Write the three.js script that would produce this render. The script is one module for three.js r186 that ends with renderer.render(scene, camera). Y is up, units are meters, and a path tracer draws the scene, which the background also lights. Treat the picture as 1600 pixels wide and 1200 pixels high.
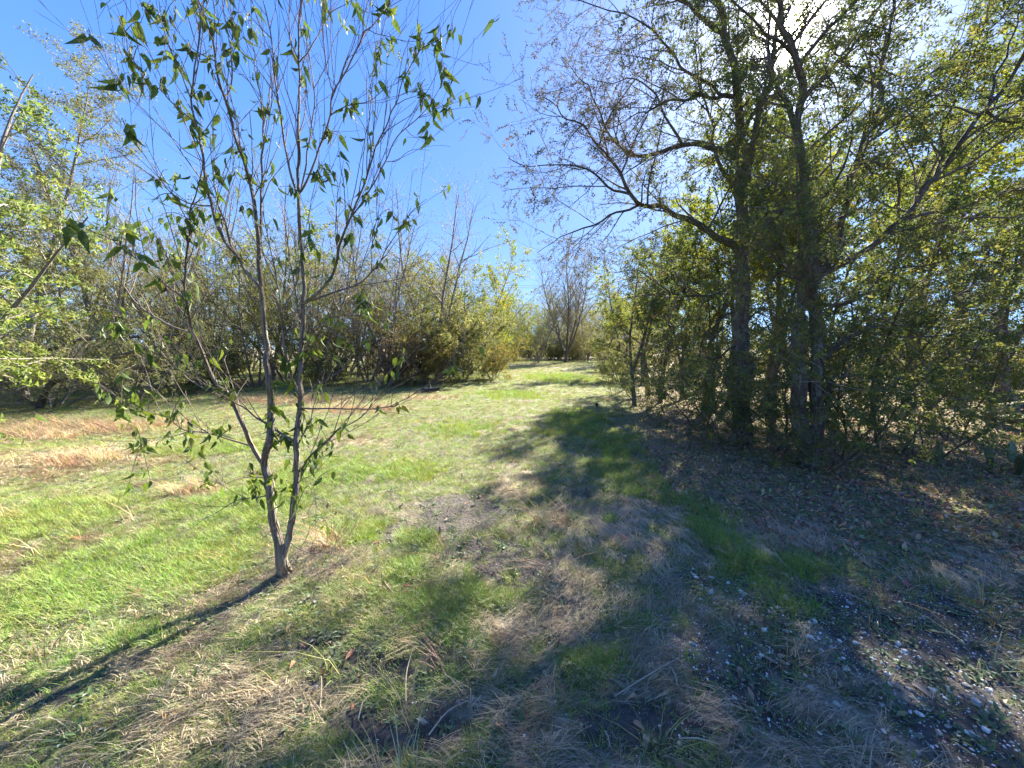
import * as THREE from 'three';
import { mergeGeometries } from 'three/addons/utils/BufferGeometryUtils.js';

// ---------------------------------------------------------------- camera, sky, sun, exposure
const scene = new THREE.Scene();
const F = 577, CX = 800, CY = 600, EYE = 1.6, PITCH = Math.atan(58 / F);
const camera = new THREE.PerspectiveCamera(2 * Math.atan(CY / F) * 180 / Math.PI, 4 / 3, 0.05, 600);
camera.position.set(0, EYE, 0);
camera.rotation.set(-PITCH, 0, 0);
const EXPOSURE = 6.4;
const renderer = new THREE.WebGLRenderer({ antialias: true });
renderer.setSize(1024, 768);
renderer.toneMapping = THREE.LinearToneMapping;
renderer.toneMappingExposure = EXPOSURE;
renderer.shadowMap.enabled = true;

const V = (x, y, z) => new THREE.Vector3(x, y, z);
const sp = Math.sin(PITCH), cp = Math.cos(PITCH);
// the ray through a photo pixel, met at the given distance in front of the camera
function at(px, py, d) {
  const a = (px - CX) / F, b = (CY - py) / F;
  const x = a, y = b * cp - sp, z = -cp - b * sp, k = d / -z;
  return V(x * k, EYE + y * k, -d);
}
function onGround(px, py) {
  const a = (px - CX) / F, b = (CY - py) / F, y = b * cp - sp, z = -cp - b * sp, k = -EYE / y;
  return [a * k, z * k];
}
const SUN = at(1236, 42, 1).sub(V(0, EYE, 0)).normalize();
{
  const W = 1024, H = 512, data = new Float32Array(W * H * 4), d = V(0, 0, 0);
  for (let j = 0; j < H; j++) for (let i = 0; i < W; i++) {
    const up = ((j + 0.5) / H - 0.5) * Math.PI, ro = ((i + 0.5) / W - 0.5) * 2 * Math.PI;
    d.set(Math.cos(ro) * Math.cos(up), Math.sin(up), Math.sin(ro) * Math.cos(up));
    const th = Math.acos(Math.min(1, Math.max(-1, d.dot(SUN)))) * 180 / Math.PI;
    const e = Math.max(0, d.y), h = Math.exp(-e * 3.9);
    const au = 0.26 * Math.exp(-th / 16) + 0.6 * Math.exp(-th / 7) + 36 * Math.exp(-th / 0.8) + 1.1 * Math.exp(-th / 2.6);
    const hz = [0.285, 0.49, 0.77], ze = [0.036, 0.138, 0.49], wh = [1, 0.97, 0.9], o = (j * W + i) * 4;
    for (let c = 0; c < 3; c++) data[o + c] = (d.y < 0 ? [0.2, 0.22, 0.2][c] : ze[c] + (hz[c] - ze[c]) * h + au * wh[c]) * 0.385;
    data[o + 3] = 1;
  }
  const t = new THREE.DataTexture(data, W, H, THREE.RGBAFormat, THREE.FloatType);
  t.mapping = THREE.EquirectangularReflectionMapping; t.magFilter = THREE.LinearFilter; t.minFilter = THREE.LinearFilter; t.needsUpdate = true;
  scene.background = t; scene.environment = t;
}
const sun = new THREE.DirectionalLight(new THREE.Color().setRGB(1, 0.93, 0.8), 5);
sun.position.copy(SUN).multiplyScalar(60);
sun.castShadow = true; sun.shadow.radius = 1.6; sun.shadow.mapSize.set(4096, 4096);
Object.assign(sun.shadow.camera, { left: -30, right: 30, top: 30, bottom: -30, near: 1, far: 160 });
sun.name = 'sun'; scene.add(sun, sun.target);

// ---------------------------------------------------------------- helpers
function RNG(s) { let a = s | 0; return () => { a = (a + 0x6d2b79f5) | 0; let t = Math.imul(a ^ (a >>> 15), 1 | a); t = (t + Math.imul(t ^ (t >>> 7), 61 | t)) ^ t; return ((t ^ (t >>> 14)) >>> 0) / 4294967296; }; }
const lerp = (a, b, t) => a + (b - a) * t, clamp = (x, a = 0, b = 1) => Math.min(b, Math.max(a, x)), smooth = (a, b, x) => { const t = clamp((x - a) / (b - a)); return t * t * (3 - 2 * t); };
const HT = new Float32Array(65536); { const r = RNG(99); for (let i = 0; i < 65536; i++) HT[i] = r(); }
const hash = (x, y) => HT[((x & 255) + ((y & 255) << 8))];
function noise(x, y) { const i = Math.floor(x), j = Math.floor(y); let u = x - i, v = y - j; u = u * u * (3 - 2 * u); v = v * v * (3 - 2 * v); return lerp(lerp(hash(i, j), hash(i + 1, j), u), lerp(hash(i, j + 1), hash(i + 1, j + 1), u), v); }
function fbm(x, y, n = 4) { let s = 0, a = 0.5, t = 0; for (let i = 0; i < n; i++) { s += a * noise(x, y); t += a; a *= 0.5; x = x * 2.03 + 17.3; y = y * 2.03 + 5.7; } return s / t; }
const used = {};
function numbered(name) { const n = used[name] = (used[name] ?? -1) + 1; return n ? name + '_' + String(n).padStart(3, '0') : name; }
function tag(o, label, category, group, kind) { o.userData = { ...o.userData, label, category }; if (group) o.userData.group = group; if (kind) o.userData.kind = kind; return o; }
function shade(o) { o.castShadow = true; o.receiveShadow = true; return o; }
function part(name, geo, mat, parent, kind) { const m = shade(new THREE.Mesh(geo, mat)); m.name = name; if (kind) m.userData.kind = kind; parent.add(m); return m; }
function thing(name, label, category, pos, group) { const g = new THREE.Group(); g.name = numbered(name); if (pos) g.position.copy(pos); tag(g, label, category, group); scene.add(g); return g; }
const rgb = (r, g, b) => new THREE.Color().setRGB(r, g, b);

function makeTex(w, h, fn, srgb = true, rx = 1, ry = 1) {
  const d = new Uint8Array(w * h * 4), c = [0, 0, 0];
  const enc = (x) => srgb ? (x <= 0.0031308 ? x * 12.92 : 1.055 * Math.pow(x, 1 / 2.4) - 0.055) : x;
  for (let j = 0; j < h; j++) for (let i = 0; i < w; i++) { fn(i / w, j / h, c, i, j); const o = (j * w + i) * 4; for (let k = 0; k < 3; k++) d[o + k] = clamp(enc(c[k])) * 255; d[o + 3] = 255; }
  const t = new THREE.DataTexture(d, w, h); t.magFilter = THREE.LinearFilter; t.minFilter = THREE.LinearMipmapLinearFilter; t.generateMipmaps = true; t.wrapS = t.wrapT = THREE.RepeatWrapping;
  if (srgb) t.colorSpace = THREE.SRGBColorSpace; t.repeat.set(rx, ry); t.needsUpdate = true; return t;
}
// noise that repeats over n cells
function tnoise(x, y, n, s) { const i = Math.floor(x), j = Math.floor(y); let u = x - i, v = y - j; u = u * u * (3 - 2 * u); v = v * v * (3 - 2 * v); const q = (a, b) => hash(((a % n) + n) % n + s, ((b % n) + n) % n + s * 7); return lerp(lerp(q(i, j), q(i + 1, j), u), lerp(q(i, j + 1), q(i + 1, j + 1), u), v); }

// bark: furrowed plates with lichen blotches; u runs round the stem, v along it (metres)
function barkHeight(u, v) { const a = tnoise(u * 16 + 1.5 * tnoise(u * 8, v * 8, 8, 3), v * 5, 16, 1), b = tnoise(u * 32, v * 14, 32, 11), c = tnoise(u * 64, v * 64, 64, 23); return clamp(0.55 * Math.abs(a - 0.5) * 2 + 0.3 * b + 0.15 * c); }
const barkBump = makeTex(256, 256, (u, v, c) => { const h = barkHeight(u, v); c[0] = c[1] = c[2] = h; }, false);
function bark(dark, pale, lichen, amount) {
  const map = makeTex(256, 256, (u, v, c) => {
    const h = barkHeight(u, v), l = smooth(0.62, 0.72, tnoise(u * 8, v * 8, 8, 41) * 0.7 + tnoise(u * 32, v * 32, 32, 51) * 0.3) * amount;
    for (let k = 0; k < 3; k++) c[k] = lerp(lerp(dark[k], pale[k], h), lichen[k], l);
  });
  return new THREE.MeshStandardMaterial({ map, bumpMap: barkBump, bumpScale: 0.03, roughness: 0.95 });
}
const M = {
  barkYoung: bark([0.075, 0.058, 0.042], [0.34, 0.275, 0.2], [0.4, 0.37, 0.29], 0.7),
  barkOld: bark([0.045, 0.036, 0.028], [0.16, 0.13, 0.1], [0.2, 0.22, 0.15], 0.55),
  barkGrey: bark([0.1, 0.085, 0.07], [0.27, 0.235, 0.2], [0.3, 0.3, 0.26], 0.5),
  twigYoung: new THREE.MeshStandardMaterial({ color: rgb(0.13, 0.1, 0.08), roughness: 0.85 }),
  twigOld: new THREE.MeshStandardMaterial({ color: rgb(0.12, 0.095, 0.075), roughness: 0.9 }),
  twigGrey: new THREE.MeshStandardMaterial({ color: rgb(0.24, 0.205, 0.165), roughness: 0.9 }),
  leaf: new THREE.MeshPhysicalMaterial({ color: 0xffffff, roughness: 0.85, transmission: 0.58, thickness: 0, specularIntensity: 0.35, side: THREE.DoubleSide }),
  blade: new THREE.MeshPhysicalMaterial({ color: 0xffffff, roughness: 0.9, transmission: 0.5, thickness: 0, side: THREE.DoubleSide }),
  straw: new THREE.MeshPhysicalMaterial({ color: 0xffffff, roughness: 0.9, transmission: 0.2, thickness: 0, side: THREE.DoubleSide }),
  dry: new THREE.MeshStandardMaterial({ color: 0xffffff, roughness: 0.95, side: THREE.DoubleSide }),
};

// ---------------------------------------------------------------- tubes, branches
class Tubes {
  constructor() { this.p = []; this.n = []; this.u = []; this.i = []; }
  add(pts, r0, r1, sides, flare = 0) {
    const n = pts.length; if (n < 2) return;
    const base = this.p.length / 3, T = V(0, 0, 0), A = V(0, 0, 0), B = V(0, 0, 0), ref = V(0, 0, 0); let s = 0;
    T.subVectors(pts[1], pts[0]).normalize(); ref.set(Math.abs(T.y) < 0.9 ? 0 : 1, Math.abs(T.y) < 0.9 ? 1 : 0, 0); A.crossVectors(T, ref).normalize();
    for (let k = 0; k < n; k++) {
      T.subVectors(pts[Math.min(n - 1, k + 1)], pts[Math.max(0, k - 1)]).normalize();
      A.addScaledVector(T, -A.dot(T)).normalize(); B.crossVectors(T, A);
      if (k) s += pts[k].distanceTo(pts[k - 1]);
      const t = k / (n - 1), r = (r1 + (r0 - r1) * Math.pow(1 - t, this.taper || 1)) * (1 + flare * Math.exp(-s * 7));
      for (let q = 0; q <= sides; q++) {
        const a = q / sides * Math.PI * 2, c = Math.cos(a), d = Math.sin(a), rr = r * (sides > 6 ? 1 + 0.1 * Math.sin(3 * a + s * 3) + 0.06 * Math.sin(5 * a - s * 6) + (flare ? 0.3 * flare * Math.exp(-s * 6) * Math.sin(4 * a + 1) : 0) : 1);
        const nx = A.x * c + B.x * d, ny = A.y * c + B.y * d, nz = A.z * c + B.z * d;
        this.p.push(pts[k].x + nx * rr, pts[k].y + ny * rr, pts[k].z + nz * rr); this.n.push(nx, ny, nz);
        this.u.push(q / sides * (sides > 6 ? 1 : 0.5), s * 1.6);
      }
    }
    for (let k = 0; k < n - 1; k++) for (let q = 0; q < sides; q++) { const a = base + k * (sides + 1) + q, b = a + sides + 1; this.i.push(a, a + 1, b, b, a + 1, b + 1); }
  }
  get empty() { return !this.p.length; }
  geo() {
    const g = new THREE.BufferGeometry();
    g.setAttribute('position', new THREE.Float32BufferAttribute(this.p, 3)); g.setAttribute('normal', new THREE.Float32BufferAttribute(this.n, 3)); g.setAttribute('uv', new THREE.Float32BufferAttribute(this.u, 2)); g.setIndex(this.i);
    return g;
  }
}
function spline(pts, step) { const c = new THREE.CatmullRomCurve3(pts, false, 'centripetal'); return c.getSpacedPoints(Math.max(2, Math.ceil(c.getLength() / step))); }
function wander(r, from, dir, len, n, wob, lift) {
  const pts = [from.clone()], d = dir.clone().normalize(), p = from.clone(), st = len / n;
  for (let k = 0; k < n; k++) { d.x += (r() - 0.5) * wob; d.y += (r() - 0.5) * wob + lift * st; d.z += (r() - 0.5) * wob; d.normalize(); p.addScaledVector(d, st); if (p.y < 0.05) { p.y = 0.05; d.y = Math.abs(d.y); } pts.push(p.clone()); }
  return pts;
}
// children along a limb, level by level; the last level carries leaf sprigs
function sprout(c, pts, r0, r1, lvl) {
  const r = c.r; let L = 0; for (let k = 1; k < pts.length; k++) L += pts[k].distanceTo(pts[k - 1]);
  if (lvl >= c.leafFrom && c.leaves > 0) {
    const n = L * c.leaves, m = Math.floor(n) + (r() < n % 1 ? 1 : 0);
    for (let k = 0; k < m; k++) { const t = Math.sqrt(r()) * (pts.length - 1), i = Math.min(pts.length - 2, Math.floor(t)); c.sprigs.push([pts[i].clone().lerp(pts[i + 1], t - i), pts[i + 1].clone().sub(pts[i]).normalize()]); }
    if (r() < c.tip) c.sprigs.push([pts[pts.length - 1].clone(), pts[pts.length - 1].clone().sub(pts[pts.length - 2]).normalize()]);
  }
  if (lvl >= c.max) return;
  const n = Math.round(L * c.dens[lvl] * (0.8 + 0.4 * r())), T = V(0, 0, 0), X = V(0, 0, 0), D = V(0, 0, 0);
  for (let k = 0; k < n; k++) {
    const t = lerp(c.from[lvl], 1, (k + r()) / n) * (pts.length - 1), i = Math.min(pts.length - 2, Math.floor(t)), p = pts[i].clone().lerp(pts[i + 1], t - i);
    T.subVectors(pts[i + 1], pts[i]).normalize();
    X.set(r() - 0.5, r() - 0.5, r() - 0.5).addScaledVector(T, -X.dot(T)).normalize();
    if (lvl === 0 && c.out) { X.addScaledVector(c.out, c.outW).addScaledVector(T, -X.dot(T)).normalize(); }
    const a = c.ang[lvl] * (0.7 + 0.6 * r());
    D.copy(T).multiplyScalar(Math.cos(a)).addScaledVector(X, Math.sin(a)); D.y += c.rise[lvl]; D.normalize();
    const tt = t / (pts.length - 1), len = c.len[lvl] * (0.55 + 0.9 * r()) * (1 - 0.45 * tt), pr = lerp(r0, r1, tt), cr = Math.min(pr * 0.62, c.rad[lvl] * (0.7 + 0.6 * r()));
    const q = wander(r, p, D, len, lvl >= 1 ? 4 : 6, c.wob, c.trop[lvl]);
    const end = Math.max(0.0012, cr * 0.3);
    (c.tubes[lvl + 1] || c.tubes[c.tubes.length - 1]).add(q, cr, end, cr > 0.03 ? 7 : cr > 0.012 ? 5 : 3);
    sprout(c, q, cr, end, lvl + 1);
  }
}
// ---------------------------------------------------------------- leaves
function leafGeo(len, wid, curl, fold, petiole = 0.15) {
  const st = [[0, 0.001], [0.12, 0.6], [0.32, 1], [0.55, 0.86], [0.78, 0.45], [1, 0.0]], p = [], ix = [];
  st.forEach(([t, w], k) => { const y = petiole * len + t * len, z = -curl * t * t * len, hw = w * wid / 2; p.push(-hw, y, z + fold * hw, 0, y, z, hw, y, z + fold * hw); if (k) { const a = (k - 1) * 3, b = k * 3; ix.push(a, a + 1, b, b, a + 1, b + 1, a + 1, a + 2, b + 1, b + 1, a + 2, b + 2); } });
  const o = p.length / 3; p.push(-0.0012, 0, 0, 0.0012, 0, 0, 0, petiole * len, 0); ix.push(o, o + 1, o + 2);
  const g = new THREE.BufferGeometry(); g.setAttribute('position', new THREE.Float32BufferAttribute(p, 3)); g.setIndex(ix); g.computeVertexNormals(); return g;
}
function smallLeaf(len, wid, curl, fold) {
  const g = new THREE.BufferGeometry(), p = [0, 0, 0, -wid / 2, len * 0.4, fold * wid, 0, len * 0.45, 0, wid / 2, len * 0.4, fold * wid, -wid * 0.27, len * 0.76, fold * wid * 0.6 - curl * len * 0.5, wid * 0.27, len * 0.76, fold * wid * 0.6 - curl * len * 0.5, 0, len, -curl * len];
  g.setAttribute('position', new THREE.Float32BufferAttribute(p, 3)); g.setIndex([0, 2, 1, 0, 3, 2, 1, 2, 4, 2, 3, 5, 4, 2, 6, 2, 5, 6]); g.computeVertexNormals(); return g;
}
// a short leafy twig along +y
function sprigGeo(seed, n, length, leafLen, leafWid, droop) {
  const r = RNG(seed), parts = [], m = new THREE.Matrix4(), q = new THREE.Quaternion(), d = V(0, 0, 0);
  const tb = new Tubes(); tb.add([V(0, 0, 0), V(0.01, length * 0.5, 0.01), V(0, length, -0.01)], 0.0022, 0.001, 3);
  const tw = tb.geo(); tw.deleteAttribute('uv'); parts.push(tw);
  for (let k = 0; k < n; k++) {
    const t = (k + 0.6) / n, a = k * 2.4 + r(), s = 0.7 + 0.6 * r();
    d.set(Math.cos(a) * 0.9, 0.55 - droop * (0.5 + r()), Math.sin(a) * 0.9).normalize();
    q.setFromUnitVectors(V(0, 1, 0), d); const q2 = new THREE.Quaternion().setFromAxisAngle(V(0, 1, 0), r() * 6.28); q.multiply(q2);
    m.compose(V(0, length * t, 0), q, V(s, s, s));
    parts.push(smallLeaf(leafLen, leafWid, 0.1 + 0.3 * r(), 0.25).applyMatrix4(m));
  }
  return mergeGeometries(parts);
}
const SPRIG = {
  elm: sprigGeo(1, 9, 0.17, 0.042, 0.024, 0.2),
  elmTiny: sprigGeo(2, 7, 0.15, 0.03, 0.015, 0.1),
  oval: sprigGeo(3, 8, 0.2, 0.065, 0.036, 0.5),
  hang: sprigGeo(4, 7, 0.2, 0.095, 0.036, 1.3),
  back: sprigGeo(5, 8, 0.24, 0.06, 0.034, 0.4),
  fine: sprigGeo(6, 7, 0.26, 0.05, 0.02, 0.2),
};
const UP = V(0, 1, 0);
function foliage(name, geo, sprigs, parent, r, palette, scale = 1, mat = M.leaf, droop = 0) {
  const im = shade(new THREE.InstancedMesh(geo, mat, sprigs.length)), m = new THREE.Matrix4(), q = new THREE.Quaternion(), q2 = new THREE.Quaternion(), c = new THREE.Color(), d = V(0, 0, 0);
  sprigs.forEach(([p, dir], k) => {
    d.copy(dir).add(V((r() - 0.5) * 1.3, (r() - 0.5) * 1.3 - droop, (r() - 0.5) * 1.3)).normalize(); q.setFromUnitVectors(UP, d).multiply(q2.setFromAxisAngle(UP, r() * 6.283));
    const s = scale * (0.7 + 0.6 * r()); im.setMatrixAt(k, m.compose(p, q, V(s, s, s)));
    const a = palette[Math.floor(r() * palette.length)], f = 0.8 + 0.4 * r(); im.setColorAt(k, c.setRGB(a[0] * f, a[1] * f, a[2] * f * (0.85 + 0.3 * r())));
  });
  im.name = name; im.userData.kind = 'stuff'; parent.add(im); return im;
}

// ---------------------------------------------------------------- the ground and its patches
function relief(x, z) { return 0.05 * (fbm(x * 0.7 + 3, z * 0.7 + 9, 3) - 0.5) + 0.03 * (fbm(x * 3.1, z * 3.1, 2) - 0.5) + 0.16 * (fbm(x * 0.13 + 40, z * 0.13, 2) - 0.5) * smooth(4, 12, Math.hypot(x, z)); }
const blob = (px, py, rx, rz) => { const [x, z] = onGround(px, py); return [x, z, rx, rz]; };
const MOUND = [[885, 915, 0.16, 0.16, 0.07], [870, 822, 0.15, 0.13, 0.04], [795, 765, 0.2, 0.2, 0.03], [1050, 1035, 0.18, 0.1, 0.03], [620, 1000, 0.3, 0.15, 0.035], [300, 1100, 0.25, 0.15, 0.03], [985, 815, 0.2, 0.2, 0.05], [490, 870, 0.3, 0.2, 0.04]].map(([a, b, c, d, e]) => [...blob(a, b, c, d), e]);
function hgt(x, z) { let y = relief(x, z); for (const [a, b, rx, rz, h] of MOUND) { const q = ((x - a) / rx) ** 2 + ((z - b) / rz) ** 2; if (q < 5) y += h * Math.exp(-q) * (0.7 + 0.6 * noise(x * 12, z * 12)); } return y; }
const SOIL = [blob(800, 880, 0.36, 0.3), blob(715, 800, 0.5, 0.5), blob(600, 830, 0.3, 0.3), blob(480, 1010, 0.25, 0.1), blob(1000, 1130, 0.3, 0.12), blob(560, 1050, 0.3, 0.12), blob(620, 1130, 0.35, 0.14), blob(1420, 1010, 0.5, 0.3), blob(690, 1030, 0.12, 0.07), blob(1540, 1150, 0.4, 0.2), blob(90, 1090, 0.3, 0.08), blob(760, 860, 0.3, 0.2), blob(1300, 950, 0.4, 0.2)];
const STRAWP = [blob(885, 905, 0.2, 0.3), blob(800, 760, 0.3, 0.5), blob(300, 1100, 0.25, 0.3), blob(250, 1010, 0.3, 0.2), blob(700, 800, 0.7, 0.4), blob(430, 1110, 0.3, 0.15), blob(100, 720, 2.0, 0.9), blob(30, 860, 0.6, 0.5), blob(1050, 1030, 0.35, 0.2), blob(1240, 830, 0.5, 0.3), blob(1540, 890, 0.3, 0.2), blob(620, 1150, 0.15, 0.1), blob(480, 880, 0.35, 0.3), blob(330, 930, 0.5, 0.25), blob(560, 690, 0.8, 0.4), blob(900, 770, 0.25, 0.3), blob(1130, 1110, 0.3, 0.15)];
const LUSH = [blob(1130, 850, 0.28, 0.75), blob(1000, 750, 0.45, 1.2), blob(900, 660, 0.8, 1.6), blob(700, 950, 0.3, 0.3), blob(250, 880, 0.8, 0.6), blob(230, 1000, 0.25, 0.15), blob(640, 890, 0.2, 0.25), blob(120, 900, 0.6, 0.4), blob(620, 740, 0.6, 0.5), blob(660, 850, 0.2, 0.2), blob(940, 1040, 0.22, 0.14), blob(870, 590, 2, 3), blob(1240, 890, 0.3, 0.15), blob(60, 820, 0.7, 0.5), blob(400, 790, 0.7, 0.6), blob(330, 700, 1.0, 0.5), blob(520, 740, 0.6, 0.6), blob(720, 670, 0.9, 0.7), blob(800, 615, 1.4, 1.5), blob(20, 960, 0.5, 0.3), blob(560, 830, 0.3, 0.3), blob(1090, 800, 0.3, 0.6), blob(950, 690, 0.5, 1.0)];
const RUST = [blob(60, 670, 2.4, 0.9), blob(310, 768, 0.28, 0.2), blob(470, 625, 2.2, 0.9), blob(670, 622, 1.0, 0.6), blob(390, 600, 1.2, 0.8), blob(240, 660, 0.8, 0.4), blob(870, 820, 0.14, 0.12), blob(560, 640, 1.4, 0.6), blob(130, 720, 0.6, 0.3), blob(520, 850, 0.12, 0.12)];
function near(list, x, z) { let m = 0; for (const [a, b, rx, rz] of list) { const dx = (x - a) / rx, dz = (z - b) / rz, q = dx * dx + dz * dz; if (q < 4) m = Math.max(m, Math.exp(-q * 0.9)); } return m; }
function zones(x, z) {
  const d = -z, n1 = fbm(x * 1.9 + 11, z * 1.9 + 3, 4), n2 = fbm(x * 0.6 - 7, z * 0.6 + 31, 3), n3 = fbm(x * 6.5, z * 6.5 + 70, 3);
  const edge = 1.15 + 0.32 * Math.max(0, d - 4) + 0.6 * (n2 - 0.5), under = smooth(edge - 0.1, edge + 0.7, x) * smooth(3.4, 4.4, d + 0.35 * x + 0.8 * (n1 - 0.5));
  const gravel = smooth(0.35, 1.1, x + (n1 - 0.5) * 1.6 - 0.1 * d) * smooth(3.15, 2.3, d + 0.5 * (n1 - 0.5));
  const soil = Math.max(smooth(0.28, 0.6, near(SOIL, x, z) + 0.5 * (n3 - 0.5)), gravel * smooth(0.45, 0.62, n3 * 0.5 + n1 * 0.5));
  const lush = smooth(0.3, 0.75, near(LUSH, x, z) + 1.1 * (n3 - 0.5) + 0.5 * (n1 - 0.5)), straw = smooth(0.25, 0.75, near(STRAWP, x, z) + 0.7 * (n1 - 0.5)), rust = smooth(0.25, 0.7, near(RUST, x, z) + 0.5 * (n3 - 0.5));
  const far = smooth(18, 30, d);
  const bare = smooth(-0.9, 0.1, x + 0.25 * (n2 - 0.5)) * smooth(4.2, 2.6, d);
  let green = smooth(0.34 + 0.11 * bare, 0.56 + 0.1 * bare, n1 * 0.55 + n3 * 0.45 + 0.08 * smooth(0.4, -0.8, x) + 0.06); green = Math.max(green * (1 - 0.75 * straw), lush);
  green *= (1 - 0.92 * soil * (1 - lush)) * (1 - 0.8 * under) * (1 - 0.5 * gravel) * (1 - 0.8 * rust) * (1 - 0.4 * far);
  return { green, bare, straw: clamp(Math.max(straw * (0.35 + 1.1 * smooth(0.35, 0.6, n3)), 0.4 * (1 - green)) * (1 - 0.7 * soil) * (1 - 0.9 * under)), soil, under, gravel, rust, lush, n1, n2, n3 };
}
{
  // one sheet: fine near the camera, coarser towards the horizon
  const axis = (lo, hi, fine0, fine1, st, grow) => { const a = []; let x = fine0; while (x < fine1) { a.push(x); x += st; } let s = st; x = fine1; while (x < hi) { a.push(x); s *= grow; x += s; } a.push(hi); s = st; x = fine0; while (x > lo) { s *= grow; x -= s; a.unshift(Math.max(lo, x)); } return [...new Set(a)]; };
  const xs = axis(-300, 300, -5, 5, 0.05, 1.12), zs = axis(-300, 120, -7.5, -0.3, 0.05, 1.12), p = [], u = [], ix = [], S = 44;
  for (const z of zs) for (const x of xs) { const y = hgt(x, z); p.push(x, y, z); u.push(x / S + 0.5, (z + 20) / S + 0.5); }
  const w = xs.length; for (let j = 0; j < zs.length - 1; j++) for (let i = 0; i < w - 1; i++) { const a = j * w + i; ix.push(a, a + w, a + 1, a + 1, a + w, a + w + 1); }
  const g = new THREE.BufferGeometry(); g.setAttribute('position', new THREE.Float32BufferAttribute(p, 3)); g.setAttribute('uv', new THREE.Float32BufferAttribute(u, 2)); g.setIndex(ix); g.computeVertexNormals();
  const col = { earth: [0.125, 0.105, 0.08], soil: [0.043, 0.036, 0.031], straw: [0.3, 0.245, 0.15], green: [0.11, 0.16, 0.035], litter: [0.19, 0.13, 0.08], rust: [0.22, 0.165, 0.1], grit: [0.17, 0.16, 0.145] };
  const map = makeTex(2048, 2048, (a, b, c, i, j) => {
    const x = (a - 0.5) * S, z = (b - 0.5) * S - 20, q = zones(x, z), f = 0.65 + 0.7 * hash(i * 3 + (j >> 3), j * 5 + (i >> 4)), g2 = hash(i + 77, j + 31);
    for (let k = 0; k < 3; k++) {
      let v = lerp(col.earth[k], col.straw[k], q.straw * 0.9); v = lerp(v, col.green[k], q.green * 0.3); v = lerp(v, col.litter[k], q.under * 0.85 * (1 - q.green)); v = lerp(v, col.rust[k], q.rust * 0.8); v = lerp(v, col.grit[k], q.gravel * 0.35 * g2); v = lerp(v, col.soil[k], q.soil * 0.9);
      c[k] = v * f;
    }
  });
  map.wrapS = map.wrapT = THREE.MirroredRepeatWrapping;
  const bmp = makeTex(512, 512, (a, b, c) => { c[0] = c[1] = c[2] = 0.5 * tnoise(a * 128, b * 128, 128, 5) + 0.3 * tnoise(a * 64, b * 64, 64, 9) + 0.2 * tnoise(a * 256, b * 256, 256, 2); }, false, S / 2, S / 2);
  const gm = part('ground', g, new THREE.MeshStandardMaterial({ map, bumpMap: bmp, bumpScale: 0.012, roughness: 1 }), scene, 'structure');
  tag(gm, 'grassy clearing with straw patches, dark soil and leaf litter', 'ground');
}
// scatter over the ground, thinning with distance
function scatter(seed, n0, fall, dmax, accept, put) {
  const r = RNG(seed);
  for (let d = 0.55; d < dmax; d *= 1.06) {
    const d2 = d * 1.06, wide = 1.62 * d2 + 1.3, count = n0 * Math.min(1, Math.pow(2.4 / d, fall)) * (d2 - d) * wide * 2;
    for (let k = 0; k < count; k++) { const z = -lerp(d, d2, r()), x = (r() * 2 - 1) * wide, q = zones(x, z); const s = accept(q, x, z, r); if (s > 0 && r() < s) put(x, z, q, r, -z); }
  }
}
function cover(name, label, category, geos, list, mat, kind = 'stuff') {
  geos.forEach((g, v) => {
    const mine = list.filter((_, k) => k % geos.length === v), im = shade(new THREE.InstancedMesh(g, mat, mine.length)), m = new THREE.Matrix4(), c = new THREE.Color();
    mine.forEach(([p, q, s, col], k) => { im.setMatrixAt(k, m.compose(p, q, typeof s === 'number' ? V(s, s, s) : s)); im.setColorAt(k, c.setRGB(...col)); });
    im.name = numbered(name); tag(im, label, category, geos.length > 1 ? name.replace(/_/g, ' ') + ' over the clearing' : undefined, kind); scene.add(im);
  });
}
function tuftGeo(seed, n, rad, h, lean, wid, seg = 3) {
  const r = RNG(seed), p = [], ix = [];
  for (let k = 0; k < n; k++) {
    const a = r() * 6.283, R = rad * Math.sqrt(r()), x = Math.cos(a) * R, z = Math.sin(a) * R, b = a + (r() - 0.5) * 2, H = h * (0.45 + 0.75 * r()), l = lean * (0.3 + r()) * H, w = wid * (0.7 + 0.6 * r()), px = -Math.sin(b) * w, pz = Math.cos(b) * w, o = p.length / 3;
    for (let s = 0; s <= seg; s++) { const t = s / seg, k2 = 1 - t * t * 0.95, cx = x + Math.cos(b) * l * t * t, cz = z + Math.sin(b) * l * t * t, y = H * t * (1 - 0.25 * t * Math.min(1, lean)) - 0.006; if (s === seg) p.push(cx, y, cz); else p.push(cx - px * k2, y, cz - pz * k2, cx + px * k2, y, cz + pz * k2); }
    for (let s = 0; s < seg; s++) { const e = o + s * 2; if (s === seg - 1) ix.push(e, e + 1, e + 2); else ix.push(e, e + 1, e + 2, e + 2, e + 1, e + 3); }
  }
  const g = new THREE.BufferGeometry(); g.setAttribute('position', new THREE.Float32BufferAttribute(p, 3)); g.setIndex(ix); g.computeVertexNormals(); return g;
}
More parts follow.
